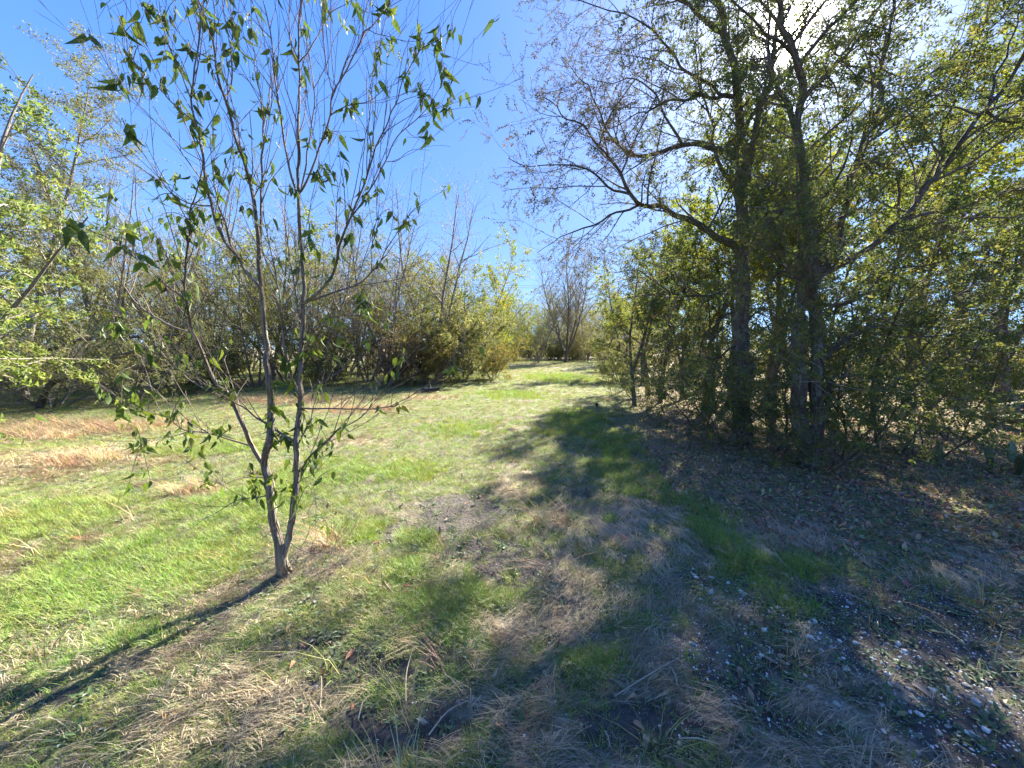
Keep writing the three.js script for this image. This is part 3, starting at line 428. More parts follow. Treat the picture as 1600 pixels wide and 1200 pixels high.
  // a few withered leaves
  const wm = new THREE.MeshStandardMaterial({ color: rgb(0.07, 0.04, 0.03), roughness: 0.9, side: THREE.DoubleSide });
  for (const [px, py] of [[632, 450], [290, 362], [296, 352], [248, 452], [560, 465], [366, 330], [180, 345], [505, 720]]) { let best = 1e9, hit; for (const n of nodes) { const e = Math.hypot(n.px - px, n.py - py); if (e < best) { best = e; hit = n; } } const o = part('withered_leaf', variants[2], wm, root); o.position.copy(hit.p).sub(O); o.quaternion.setFromUnitVectors(UP, V(r() - 0.5, -1, r() - 0.5).normalize()); o.scale.setScalar(0.7); }
}

// ---------------------------------------------------------------- the two big trees on the right
const PAL = {
  elm: [[0.1, 0.13, 0.03], [0.12, 0.15, 0.032], [0.14, 0.165, 0.033], [0.18, 0.17, 0.04], [0.08, 0.11, 0.032]],
  elmTip: [[0.11, 0.09, 0.05], [0.13, 0.11, 0.06], [0.09, 0.1, 0.04], [0.12, 0.08, 0.05], [0.08, 0.09, 0.04]],
  shrub: [[0.1, 0.14, 0.035], [0.12, 0.16, 0.035], [0.15, 0.185, 0.038], [0.19, 0.21, 0.04], [0.25, 0.23, 0.045]],
  bright: [[0.25, 0.29, 0.022], [0.21, 0.26, 0.022], [0.29, 0.3, 0.025], [0.17, 0.22, 0.02], [0.31, 0.26, 0.03]],
  olive: [[0.2, 0.215, 0.05], [0.24, 0.235, 0.065], [0.17, 0.19, 0.05], [0.27, 0.245, 0.07], [0.15, 0.16, 0.06]],
  fresh: [[0.19, 0.26, 0.045], [0.16, 0.23, 0.04], [0.22, 0.28, 0.05], [0.2, 0.24, 0.065], [0.25, 0.27, 0.05]],
  grey: [[0.17, 0.19, 0.1], [0.2, 0.21, 0.12], [0.14, 0.165, 0.08]],
  gold: [[0.24, 0.2, 0.045], [0.2, 0.19, 0.045], [0.26, 0.2, 0.05], [0.16, 0.16, 0.04]],
  rusty: [[0.16, 0.1, 0.05], [0.2, 0.13, 0.05], [0.12, 0.08, 0.045], [0.17, 0.14, 0.05]],
};
function bigTree(name, label, px, py, specs, seed, o) {
  const [x, z] = onGround(px, py), O = V(x, hgt(x, z), z), root = thing(name, label, 'tree', O), r = RNG(seed);
  const { limbs } = traced(root, O, -z, specs, () => M.barkOld, 0.12, 0.05);
  const tw = new Tubes(), tw2 = new Tubes();
  const c = { r, max: 3, leafFrom: 2, leaves: o.leaves, tip: 0.6, dens: o.dens || [5.2, 5.6, 5.4], from: [0.12, 0.1, 0.1], ang: [0.85, 0.8, 0.75], rise: [0.05, 0.03, 0], len: o.len || [1.15, 0.5, 0.24], rad: [0.016, 0.006, 0.0026], wob: 0.38, trop: [0.05, 0, 0], tubes: [tw, tw, tw2, tw2], sprigs: [] };
  for (const l of limbs) {
    const local = l.line.map((p) => p.clone().sub(O)), cut = l.spec.name === 'trunk' ? (l.spec.bare ?? 0.25) : 0.08;
    sprout(c, local.slice(Math.floor(local.length * cut)), l.r0 * (1 - cut), l.r1, 0);
  }
  part('boughs', tw.geo(), M.twigOld, root, 'stuff'); part('twigs', tw2.geo(), M.twigOld, root, 'stuff');
  const far = [], nearS = []; const eye = V(0, EYE, 0); for (const s of c.sprigs) if (s[0].clone().add(O).sub(eye).normalize().dot(SUN) < Math.cos(0.06) || r() < 0.4) (o.tip && o.tip(s[0].clone().add(O)) > r() ? far : nearS).push(s);
  foliage('crown', SPRIG.elm, nearS, root, r, PAL.elm, o.scale || 1); if (far.length) foliage('crown', SPRIG.elmTiny, far, root, r, PAL.elmTip, 1);
}
const L = (pts, r0, r1, dz, o = {}) => ({ pts, r0: r0 * (o.name ? 0.9 : 0.72), r1: r1 * 0.7, dz, name: 'limb', ...o });
bigTree('elm_tree', 'tall dark elm, left of the two, with long limbs reaching over the path', 1155, 692, [
  L([1155, 698, 1156, 660, 1159, 600, 1160, 500, 1160, 400, 1158, 300, 1154, 200, 1148, 140, 1134, 60, 1118, -20, 1105, -120, 1100, -240], 0.16, 0.03, 0.2, { name: 'trunk', foot: 1, flare: 0.5, bare: 0.2 }),
  L([1160, 330, 1172, 260, 1180, 200, 1200, 130, 1212, 60, 1216, -20, 1230, -120], 0.1, 0.02, 0.9),
  L([1158, 392, 1090, 350, 1035, 328, 990, 310, 965, 270, 935, 225, 912, 190, 870, 170, 845, 150], 0.085, 0.008, -1.2), L([988, 310, 950, 290, 915, 262, 870, 255, 830, 258, 800, 245], 0.04, 0.006, -0.6),
  L([992, 330, 930, 345, 880, 370, 838, 392], 0.03, 0.005, -0.3), L([1155, 253, 1083, 227, 1000, 243, 960, 215, 930, 160, 905, 120, 880, 88], 0.06, 0.007, 0.6), L([1062, 225, 1040, 190, 1020, 150, 990, 125, 960, 130, 925, 120], 0.03, 0.006, -0.3),
  L([1142, 150, 1080, 155, 1030, 165, 990, 185, 945, 200], 0.045, 0.006, -0.9), L([1138, 140, 1075, 110, 1030, 60, 1000, 40, 960, 20, 910, 5, 868, -10], 0.06, 0.007, -0.5), L([1128, 50, 1080, 10, 1040, -40, 990, -80, 940, -110], 0.05, 0.007, -0.3), L([1110, -40, 1060, -110, 1020, -200], 0.04, 0.008, 0.5),
  L([1160, 440, 1100, 462, 1040, 452, 1000, 420, 960, 425], 0.04, 0.006, -0.6), L([1160, 540, 1105, 560, 1050, 545, 1005, 560], 0.03, 0.005, -0.7), L([1158, 470, 1110, 520, 1080, 580, 1060, 620], 0.03, 0.005, 0.6), L([1162, 510, 1200, 480, 1230, 500], 0.03, 0.006, 0.9), L([1162, 600, 1200, 620, 1210, 660], 0.015, 0.004, -0.8),
  L([1160, 300, 1120, 250, 1110, 180, 1090, 100, 1085, 20], 0.05, 0.007, 1.4), L([1156, 210, 1190, 150, 1210, 90, 1250, 20], 0.05, 0.008, 1.6), L([1160, 360, 1200, 320, 1220, 260], 0.04, 0.007, -1.2),
], 101, { leaves: 5, tip: (p) => smooth(2.9, 1.4, p.x - 0.12 * (p.y - 3)) });
bigTree('elm_tree', 'massive forked elm, right of the two, with diagonal limb rising to the right', 1262, 728, [
  L([1264, 735, 1263, 715, 1258, 685, 1250, 640, 1247, 590, 1250, 500, 1256, 400, 1260, 330, 1254, 260, 1250, 200, 1255, 150, 1240, 80, 1224, 20, 1208, -60, 1200, -180], 0.115, 0.03, 0.1, { name: 'trunk', foot: 1, flare: 0.45, bare: 0.15 }),
  L([1262, 700, 1272, 650, 1277, 590, 1278, 520, 1272, 430, 1264, 370, 1262, 340], 0.09, 0.07, 0.05, { name: 'trunk', bare: 0.6 }),
  L([1272, 430, 1300, 400, 1312, 350, 1335, 260, 1352, 215, 1380, 155, 1378, 110, 1390, 40, 1400, -60], 0.075, 0.015, 0.5), L([1352, 215, 1400, 165, 1440, 130, 1500, 80, 1560, 30, 1620, -20], 0.04, 0.01, 0.3),
  L([1278, 440, 1320, 405, 1360, 380, 1410, 340, 1450, 290, 1490, 230, 1540, 180, 1570, 140, 1600, 90, 1650, 30], 0.075, 0.02, -0.3), L([1372, 368, 1430, 342, 1500, 322, 1560, 305, 1640, 290], 0.045, 0.012, 0.2), L([1540, 182, 1590, 190, 1640, 180], 0.025, 0.006, -0.2),
  L([1252, 200, 1230, 170, 1213, 120, 1200, 60, 1190, -30], 0.06, 0.012, 0.9), L([1262, 320, 1290, 298, 1312, 262, 1330, 200], 0.035, 0.008, -0.8), L([1256, 170, 1290, 120, 1330, 70, 1370, 10, 1400, -60], 0.055, 0.01, 0.8), L([1250, 110, 1290, 50, 1340, 0, 1400, -70, 1440, -140], 0.05, 0.01, -0.6), L([1245, 100, 1200, 50, 1150, 10, 1090, -40], 0.04, 0.008, -0.9), L([1440, 300, 1470, 250, 1480, 180, 1510, 110, 1530, 30], 0.04, 0.008, 0.9), L([1540, 180, 1560, 110, 1590, 40, 1610, -40], 0.03, 0.008, 0.8),
  L([1276, 540, 1320, 545, 1330, 505, 1322, 450], 0.03, 0.006, -0.5), L([1278, 560, 1350, 512, 1420, 512, 1470, 480, 1530, 465, 1590, 448], 0.04, 0.008, 0.7), L([1276, 590, 1340, 590, 1400, 600, 1450, 590], 0.025, 0.005, -0.4), L([1250, 560, 1210, 540, 1180, 570], 0.025, 0.005, -0.7), L([1254, 440, 1215, 430, 1190, 455], 0.03, 0.006, -0.9), L([1262, 640, 1310, 640, 1360, 660], 0.018, 0.004, -0.5), L([1258, 350, 1225, 330, 1190, 345], 0.035, 0.006, -1.0), L([1275, 480, 1330, 470, 1390, 420, 1450, 410, 1510, 390], 0.035, 0.006, -0.6),
], 102, { leaves: 5 });

// ---------------------------------------------------------------- woods: one model of each kind, copies set round the clearing
const KIND = {
  leafy: { h: 7.5, stems: 1, fork: 0.3, spread: 0.5, r: 0.09, mat: 'barkOld', twig: 'twigOld', sprig: 'back', pal: 'bright', dens: [4.2, 4], len: [1.8, 0.8], leaves: 7, from: [0.18, 0.1], scale: 1.35, lift: 0.02, wob: 0.3, rise: [0.12, 0] },
  grove: { h: 6, stems: 2, fork: 0.2, spread: 0.35, r: 0.06, mat: 'barkOld', twig: 'twigOld', sprig: 'oval', pal: 'shrub', dens: [4, 3.6], len: [1.2, 0.6], leaves: 7.5, from: [0.1, 0.1], scale: 1.1, lift: 0.02, wob: 0.35, rise: [0.05, 0] },
  bare: { h: 9.5, stems: 4, fork: 0.1, spread: 0.32, r: 0.085, mat: 'barkGrey', twig: 'twigGrey', sprig: 'fine', pal: 'olive', dens: [3.2, 4.2, 3.6], len: [1.9, 0.85, 0.42], leaves: 0.5, from: [0.3, 0.15, 0.1], scale: 1, lift: 0.12, wob: 0.22, rise: [0.3, 0.15, 0.1] },
  vase: { h: 10, stems: 6, fork: 0.06, spread: 0.42, r: 0.12, mat: 'barkOld', twig: 'twigGrey', sprig: 'fine', pal: 'olive', dens: [3.4, 3.6, 2.6], len: [2.4, 1.1, 0.6], leaves: 0.2, from: [0.22, 0.15, 0.1], scale: 1, lift: 0.1, wob: 0.2, rise: [0.35, 0.2, 0.1], fat: 2.6 },
  scrag: { h: 7, stems: 4, fork: 0.08, spread: 0.5, r: 0.075, mat: 'barkGrey', twig: 'twigGrey', sprig: 'fine', pal: 'grey', dens: [3, 3.8, 2.8], len: [1.7, 0.8, 0.4], leaves: 0.6, from: [0.2, 0.15, 0.1], scale: 1, lift: 0.05, wob: 0.3, rise: [0.2, 0.1, 0], fat: 1.5 },
  thicket: { h: 5.2, stems: 5, fork: 0, spread: 0.55, r: 0.045, mat: 'barkGrey', twig: 'twigGrey', sprig: 'fine', pal: 'olive', dens: [3.6, 4], len: [1.25, 0.6], leaves: 5.5, from: [0.12, 0.1], scale: 1.25, lift: 0.02, wob: 0.3, rise: [0.12, 0] },
  arching: { h: 4.2, stems: 6, fork: 0, spread: 1.0, r: 0.04, mat: 'barkGrey', twig: 'twigGrey', sprig: 'fine', pal: 'olive', dens: [3.8, 4], len: [1.3, 0.6], leaves: 5, from: [0.1, 0.1], scale: 1.1, lift: -0.16, wob: 0.25, rise: [0.05, 0] },
  bush: { h: 2.8, stems: 7, fork: 0, spread: 0.6, r: 0.025, mat: 'barkGrey', twig: 'twigGrey', sprig: 'back', pal: 'olive', dens: [4.5, 4], len: [0.8, 0.4], leaves: 14, from: [0.08, 0.1], scale: 0.95, lift: 0, wob: 0.35, rise: [0.1, 0] },
  goldbush: { h: 2.6, stems: 7, fork: 0, spread: 0.6, r: 0.022, mat: 'barkGrey', twig: 'twigGrey', sprig: 'elm', pal: 'gold', dens: [4.5, 4], len: [0.8, 0.4], leaves: 14, from: [0.08, 0.1], scale: 1.5, lift: 0, wob: 0.35, rise: [0.1, 0] },
  rustbush: { h: 2.4, stems: 8, fork: 0, spread: 0.55, r: 0.022, mat: 'barkGrey', twig: 'twigGrey', sprig: 'elm', pal: 'rusty', dens: [4.5, 4], len: [0.75, 0.4], leaves: 14, from: [0.05, 0.1], scale: 1.3, lift: 0, wob: 0.35, rise: [0.1, 0] },
  under: { h: 2.5, stems: 4, fork: 0, spread: 0.6, r: 0.016, mat: 'barkOld', twig: 'twigGrey', sprig: 'elm', pal: 'shrub', dens: [4.5, 4.2], len: [0.75, 0.36], leaves: 8, from: [0.1, 0.1], scale: 1.0, lift: 0, wob: 0.4, rise: [0.05, 0] },
  greyleaf: { h: 9.5, stems: 3, fork: 0.12, spread: 0.35, r: 0.1, mat: 'barkGrey', twig: 'twigGrey', sprig: 'fine', pal: 'olive', dens: [3.2, 3.8], len: [1.8, 0.8], leaves: 19, from: [0.2, 0.1], scale: 1.25, lift: 0.05, wob: 0.25, rise: [0.2, 0.05] },
  hanging: { h: 5.4, stems: 3, fork: 0.1, spread: 0.45, r: 0.06, mat: 'barkGrey', twig: 'twigGrey', sprig: 'hang', pal: 'fresh', dens: [4, 3.6], len: [1.1, 0.6], leaves: 13, from: [0.06, 0.1], scale: 0.72, lift: -0.1, wob: 0.3, rise: [-0.05, -0.2], droop: 0.8 },
};
const models = {};
function model(kind, v) {
  const key = kind + v; if (models[key]) return models[key];
  const k = { ...KIND[kind], ...(kind === 'thicket' ? [{ pal: 'olive' }, { pal: 'bright', leaves: 6.5, sprig: 'back', scale: 1.0 }, { pal: 'grey', leaves: 3, h: 5.8, twig: 'twigOld' }, { pal: 'gold', leaves: 5 }][v] : {}) }, r = RNG(1000 + v * 77 + kind.length * 131 + kind.charCodeAt(0)), trunk = new Tubes(), tw = new Tubes();
  const c = { r, max: k.dens.length, leafFrom: k.dens.length - 1, leaves: k.leaves, tip: k.leaves > 1 ? 0.8 : 0.05, dens: k.dens, from: k.from, ang: [0.9, 0.8, 0.7], rise: k.rise, len: k.len, rad: [0.018, 0.007, 0.004].map((q) => q * (k.fat || 1)), wob: k.wob, trop: [k.lift, 0, 0], tubes: [trunk, tw, tw, tw], sprigs: [] };
  const g = new THREE.Group(), fh = k.fork * k.h, stems = [];
  if (fh > 0) { const p = wander(r, V(0, -0.1, 0), V((r() - 0.5) * 0.2, 1, (r() - 0.5) * 0.2), fh + 0.1, 5, 0.12, 0); trunk.add(p, k.r * 1.25, k.r, 9, 0.4); stems.push(p); }
  const base = fh > 0 ? stems[0][stems[0].length - 1] : V(0, -0.08, 0);
  for (let s = 0; s < k.stems; s++) {
    const a = (s + r() * 0.7) / k.stems * 6.283, sp2 = k.spread * (0.5 + 0.8 * r()) * (k.stems === 1 ? 0.3 : 1), from = base.clone().add(fh > 0 ? V(0, -0.05, 0) : V(Math.cos(a) * 0.12, 0, Math.sin(a) * 0.12)), len = (k.h - fh) * (s ? 0.7 + 0.35 * r() : 1.0);
    const line = wander(r, from, V(Math.cos(a) * sp2, 1, Math.sin(a) * sp2), len, 12, k.wob * 0.55, k.lift);
    const rr = k.r * (s ? 0.6 + 0.3 * r() : 0.85); trunk.add(line, rr, 0.008, 7); sprout(c, line, rr, 0.008, 0);
  }
  part('trunk', trunk.geo(), M[k.mat], g); part('twigs', tw.geo(), M[k.twig], g, 'stuff');
  if (c.sprigs.length) foliage('crown', SPRIG[k.sprig], c.sprigs, g, r, PAL[k.pal], k.scale, M.leaf, k.droop || 0);
  models[key] = g; return g;
}
const spin = RNG(808);
function wood(name, kind, v, px, d, h, label, group, category = 'tree') {
  const p = at(px, 560, d), o = model(kind, v).clone(), s = h / KIND[kind].h; o.name = numbered(name); o.position.set(p.x, hgt(p.x, p.z) - 0.02, p.z); o.rotation.y = spin() * 6.283; o.scale.set(s * (0.9 + 0.25 * spin()), s, s * (0.9 + 0.25 * spin())); tag(o, label, category, group); scene.add(o); return o;
}
const LW = 'thicket along the left of the clearing', RW = 'woods behind the two elms', UW = 'understory shrubs round the elm trunks', FW = 'trees at the far end of the path';
wood('leafy_tree', 'hanging', 0, -150, 4.4, 5.0, 'bright yellow-green leafed tree hanging into view at the left edge');
wood('leafy_tree', 'hanging', 1, -125, 5.8, 7.6, 'taller yellow-green leafed tree behind the first at the left edge');
wood('hazy_tree', 'greyleaf', 0, 30, 10.5, 10.2, 'tall pale grey-green tree behind the leafy one at left edge', LW);
wood('hazy_tree', 'bare', 1, 175, 12.5, 8, 'sparse grey twiggy tree right of the tall pale one', LW);
for (const [px, d, h, l] of [[-60, 8.5, 3.2, 'arching brush nearest the left edge behind the leafy tree'], [70, 9.6, 3.6, 'arching brush over the dark fallen branch at left'], [190, 11.5, 4.2, 'arching brush seen behind the lower left boughs of young tree']]) wood('brush', 'arching', 0, px, d, h, l, LW, 'brush');
[[-140, 12, 5.5, 'outermost olive thicket tree past the left edge'], [110, 13, 4.8, 'olive thicket tree behind the arching brush at left'], [245, 14, 5, 'olive thicket tree left of the young tree trunk'], [320, 16, 6, 'olive thicket tree behind the left boughs of young tree'], [395, 15, 6, 'olive thicket tree directly behind the young tree stems'], [450, 17.5, 7, 'tall olive thicket tree seen between the young tree stems'], [515, 18, 7, 'olive thicket tree just right of the young tree stems'], [575, 17, 6, 'olive thicket tree left of the rusty bush'], [610, 20, 7.6, 'tallest olive thicket tree left of the bare grey tree'], [730, 21, 7, 'olive thicket tree right of the bare grey tree'], [745, 23, 5.4, 'last olive thicket tree before the path bends away'], [660, 23, 7, 'olive thicket tree behind the bare grey tree'], [350, 21, 7, 'olive thicket tree deep behind the others at left'], [210, 19, 6.6, 'olive thicket tree far back at left'], [60, 17, 7, 'olive thicket tree far back behind the pale tree'], [540, 23, 8, 'olive thicket tree far back, left of centre']].forEach(([px, d, h, l], k) => wood('thicket_tree', 'thicket', k % 4, px, d, h, l, LW));
wood('bare_tree', 'scrag', 0, 688, 18.5, 9.6, 'leafless grey tree with fan of fine twigs against the sky');
wood('bare_tree', 'bare', 1, 560, 19.5, 8, 'leafless grey tree behind right side of the young tree');
wood('bare_tree', 'bare', 0, 330, 18, 7.6, 'leafless grey tree behind left side of the young tree');
[[128, 14, 7.4, 'twiggy grey bare tree behind the brush at far left'], [262, 16, 8, 'twiggy grey bare tree in the gap left of young tree'], [425, 18, 9.4, 'twiggy grey bare tree between the stems of young tree'], [492, 16, 7.8, 'twiggy grey bare tree right of the stems of young tree'], [605, 16.5, 8, 'twiggy grey bare tree beside the rusty bush']].forEach(([px, d, h, l], k) => wood('bare_tree', 'scrag', k % 2, px, d, h, l));
wood('bush', 'rustbush', 0, 628, 15.6, 2.5, 'rusty brown bush behind the black log', undefined, 'bush');
wood('bush', 'goldbush', 0, 672, 16, 2.7, 'golden yellow bush right of the rusty one', undefined, 'bush');
wood('bush', 'bush', 0, 722, 17, 3.7, 'yellow-green bush at the left bank of the path', undefined, 'bush');
wood('bush', 'goldbush', 0, 770, 18.5, 2.2, 'low yellowish bush where the path bends left', undefined, 'bush');
wood('bush', 'bush', 0, 700, 18.5, 3.6, 'olive bush behind the golden yellow one', undefined, 'bush');
wood('bush', 'bush', 0, 510, 15.5, 2.6, 'olive bush low behind the right stem of young tree', undefined, 'bush');
wood('bush', 'bush', 0, 330, 13.5, 2.2, 'olive bush low behind the left boughs of young tree', undefined, 'bush');
wood('vase_tree', 'vase', 0, 884, 37, 11.4, 'leafless vase-shaped tree standing at the end of the path', FW);
[[838, 36, 6.4, 'many-stemmed dark tree left of the vase-shaped one'], [812, 42, 7, 'olive tree far behind, left of the path end'], [862, 44, 7.6, 'olive tree straight behind the path end'], [915, 40, 8, 'olive tree right of the vase-shaped one'], [955, 34, 6.4, 'olive tree at right bank near the path end'], [760, 40, 8, 'olive tree far behind the yellow-green bush'], [895, 48, 7.5, 'farthest olive tree behind the vase-shaped one'], [705, 34, 7.5, 'olive tree far behind the bare grey tree']].forEach(([px, d, h, l], k) => wood('far_tree', 'thicket', k % 4, px, d, h, l, FW));
[[870, 43, 2.6, 'low bush below the far trees, left'], [905, 41, 2.4, 'low bush below the far trees, centre'], [945, 38, 2.8, 'low bush below the far trees, right'], [835, 44, 2.6, 'low bush farthest left below the far trees']].forEach(([px, d, h, l]) => wood('bush', 'bush', 0, px, d, h, l, FW, 'bush'));
[[1005, 15.5, 5.2, 'leafy tree farthest left of the woods on the right bank'], [968, 22, 6, 'leafy tree on the right bank behind the leftmost one'], [1015, 12.5, 4.8, 'leafy tree behind the thin trunk on the right bank'], [1100, 14.5, 6.6, 'tall leafy tree behind the left elm'], [1200, 14, 6.4, 'tall leafy tree between the two elms'], [1345, 11.5, 6.6, 'bright leafy tree just right of the right elm'], [1430, 9.2, 7.6, 'bright leafy tree under the diagonal limb'], [1505, 9.5, 8, 'bright leafy tree right of the diagonal limb'], [1580, 10.5, 8.6, 'bright leafy tree at the right edge'], [1650, 9, 8, 'bright leafy tree just past the right edge'], [1530, 15, 7, 'tall leafy tree far behind at right'], [1145, 10.8, 6.2, 'leafy tree close behind the left elm, right side'], [1250, 11.6, 7.4, 'leafy tree second behind the gap of the elms'], [1108, 9.4, 5.8, 'leafy tree just left of and behind the left elm'], [1200, 9.9, 7, 'leafy tree right behind the gap of the elms'], [1285, 9.6, 7.4, 'leafy tree close behind the right elm'], [1760, 12, 9, 'outermost leafy tree past the right edge']].forEach(([px, d, h, l], k) => wood('leafy_tree', 'leafy', k % 2, px, d, h, l, RW));
[[994, 9.9, 4.6, 'slim tree with thin straight trunk beside the path'], [1034, 10.6, 4.8, 'slim tree right of the thin straight trunk'], [1070, 11.4, 5, 'slim tree left of and behind the left elm'], [1120, 9.4, 4.4, 'slim tree close behind the left elm'], [1215, 8.6, 5, 'slim tree seen between the elm trunks'], [1370, 8, 5, 'slim dark tree right of the right elm'], [1470, 7.4, 4.6, 'slim dark tree behind the prickly pears'], [1300, 9, 5.4, 'slim tree behind the right elm'], [1560, 7.6, 4.8, 'slim dark tree near the right edge']].forEach(([px, d, h, l], k) => wood('slim_tree', 'grove', k % 2, px, d, h, l, RW));
[[1205, 5.5, 2.2, 'dark shrub between the elm trunks'], [1325, 5.2, 2.5, 'dark shrub at the right foot of the right elm'], [1395, 5.6, 2.7, 'dark shrub second right of the right elm'], [1450, 5.2, 2.0, 'dark shrub left of the prickly pears'], [1100, 7.2, 2.2, 'dark shrub left of the left elm'], [1150, 5.9, 1.6, 'low shrub before the left elm'], [1240, 6.8, 2.6, 'dark shrub behind the elm trunks'], [1345, 6.9, 3, 'tall dark shrub behind the right elm'], [1510, 6.4, 2.6, 'dark shrub behind the prickly pears'], [1050, 8.6, 2, 'dark shrub near the thin straight trunk'], [1590, 7, 2.6, 'dark shrub at the right edge'], [1290, 4.6, 1.2, 'low twiggy shrub in front of the right elm'], [1000, 10.4, 1.6, 'low shrub at the path side'], [960, 12, 1.4, 'lowest shrub at the path side']].forEach(([px, d, h, l], k) => wood('shrub', 'under', k % 3, px, d, h, l, UW, 'shrub'));

for (let k = 0; k < 11; k++) { const t = k / 10, px = lerp(-120, 745, t) + (spin() - 0.5) * 25, d = lerp(22, 34, spin()); wood('thicket_tree', 'thicket', k % 4, px, d, 5.5 + 2.2 * spin(), 'olive tree deep inside the wood left of the path, one of many', 'deep wood left of the path'); }
for (let k = 0; k < 16; k++) { const t = k / 15, px = lerp(-60, 745, t) + (spin() - 0.5) * 20, d = lerp(14, 20, t) + 4 * spin() + 1.5; wood('bush', ['bush', 'goldbush', 'bush', 'under'][k % 4], 0, px, d, 1.1 + 1.5 * spin() * spin(), 'low bush filling the foot of the left wood, one of many', 'bushes at the foot of the left wood', 'bush'); }
for (let k = 0; k < 18; k++) { const t = k / 17, px = lerp(760, 1010, t) + (spin() - 0.5) * 14, d = 46 + 10 * spin(); wood('far_tree', 'thicket', k % 4, px, d, 6 + 2 * spin(), 'hazy olive tree in the far wood behind the path end, one of many', 'far wood behind the path end'); }
for (let k = 0; k < 9; k++) { const t = k / 8, px = lerp(950, 1120, t) + (spin() - 0.5) * 30, d = lerp(30, 24, t) + 4 * spin(); wood('leafy_tree', 'leafy', k % 2, px, d, 4.5 + 1.5 * spin(), 'leafy tree deep inside the wood right of the path end, one of many', 'deep wood right of the path end'); }
for (let k = 0; k < 13; k++) { const t = k / 12, px = lerp(970, 1700, t) + (spin() - 0.5) * 30, d = lerp(17, 10, t) + 3 * spin(); wood('bush', 'bush', 0, px, d, 1.8 + 1.4 * spin(), 'bush filling the shaded floor of the wood behind the elms, one of many', 'bushes under the wood behind the elms', 'bush'); }

// ---------------------------------------------------------------- cactus, logs, sticks and other single things
function padGeo(seed) {
  const r = RNG(seed), g = new THREE.SphereGeometry(1, 18, 14), p = g.attributes.position, k = 0.8 + 0.15 * r();
  for (let i = 0; i < p.count; i++) { const x = p.getX(i), y = p.getY(i), z = p.getZ(i), w = 0.72 + 0.28 * smooth(-1, 0.3, y); p.setXYZ(i, x * w * k * (1 + 0.03 * Math.sin(y * 9 + x * 7)), y + 1, z * 0.13 * (1 + 0.2 * noise(x * 6 + 9, y * 6 + seed))); }
  g.computeVertexNormals(); return g;
}
const padTex = makeTex(128, 128, (u, v, c) => { const gx = (u * 10) % 1 - 0.5, gy = (v * 8 + (Math.floor(u * 10) % 2) * 0.5) % 1 - 0.5, sp1 = Math.hypot(gx, gy) < 0.12 ? 1 : 0, n = 0.8 + 0.4 * tnoise(u * 16, v * 16, 16, 4); c[0] = sp1 ? 0.3 : 0.075 * n; c[1] = sp1 ? 0.25 : 0.12 * n; c[2] = sp1 ? 0.15 : 0.06 * n; });
const padMat = new THREE.MeshStandardMaterial({ map: padTex, roughness: 0.6 });
function cactus(px, py, label, pads) {
  const [x, z] = onGround(px, py), O = V(x, hgt(x, z) - 0.02, z), root = thing('prickly_pear', label, 'cactus', O, 'prickly pears at the right edge'), r = RNG(px);
  pads.forEach(([dx, dy, dz, h, tilt, turn], k) => { const m = part('pad', padGeo(k + px), padMat, root); m.position.set(dx, dy, dz); m.rotation.set((r() - 0.5) * 0.3, turn, tilt, 'YXZ'); m.scale.setScalar(h / 2); });
}
cactus(1590, 742, 'prickly pear cactus with broad pads, cut off by the right edge', [[0, 0, 0, 0.3, 0.1, 0.9], [-0.1, 0.2, 0.02, 0.27, 0.25, 0.3], [0.06, 0.24, 0.0, 0.3, -0.25, 0.7], [0.12, 0.48, -0.03, 0.28, -0.1, 0.2], [0.3, 0, 0.1, 0.32, -0.1, 0.1], [0.36, 0.28, 0.12, 0.28, -0.2, 0.6], [0.3, 0.52, 0.05, 0.24, 0.2, 0.4]]);
cactus(1546, 738, 'small prickly pear cactus with round pads left of the larger one', [[0, 0, 0, 0.22, 0.15, 0.8], [0.01, 0.14, -0.02, 0.24, -0.1, 0.3], [0.03, 0.35, -0.02, 0.09, 0, 0.6], [-0.2, 0.05, -0.4, 0.24, 0.05, 0.5], [-0.2, 0.24, -0.42, 0.1, 0.2, 0.2]]);
function log(name, label, pts, r0, r1, mat, category, stubs = 0, sides = 9) {
  const w = spline(pts, 0.15), O = w[0].clone(), root = thing(name, label, category, O), tb = new Tubes(); tb.add(w.map((p) => p.clone().sub(O)), r0, r1, sides); part('stem', tb.geo(), mat, root);
  const r = RNG(Math.round(pts[0].x * 100)); for (let k = 0; k < stubs; k++) { const i = 1 + Math.floor(r() * (w.length - 2)), q = wander(r, w[i].clone().sub(O), V((r() - 0.5) * 2, 0.3 + r(), (r() - 0.5) * 2), 0.25 + 0.5 * r(), 4, 0.3, 0), b = new Tubes(); b.add(q, r0 * 0.35, 0.004, 5); part('stub', b.geo(), mat, root); }
  return root;
}
const G = (px, py, up = 0) => { const [x, z] = onGround(px, py); return V(x, hgt(x, z) + up, z); };
log('fallen_log', 'pale fallen log lying on the bank at right edge, upper of two', [at(1545, 641, 8.9), at(1570, 636, 9), at(1600, 632, 9.2), at(1680, 628, 9.6)].map((p) => { p.y = Math.max(p.y, 0.12); return p; }), 0.09, 0.12, M.barkGrey, 'log', 2);
log('fallen_log', 'dark fallen log under the pale one at right edge', [G(1543, 650, 0.05), G(1570, 657, 0.07), G(1610, 664, 0.07), G(1680, 672, 0.08)], 0.07, 0.11, M.barkOld, 'log', 1);
log('fallen_branch', 'dark fallen branch leaning over the grass at the left thicket', [at(58, 614, 9.4), at(80, 600, 9.3), at(120, 584, 9.3), at(165, 564, 9.3), at(215, 548, 9.5), at(260, 540, 9.8)].map((p, k) => { if (!k) p.y = 0.03; return p; }), 0.075, 0.03, M.barkOld, 'branch', 5);
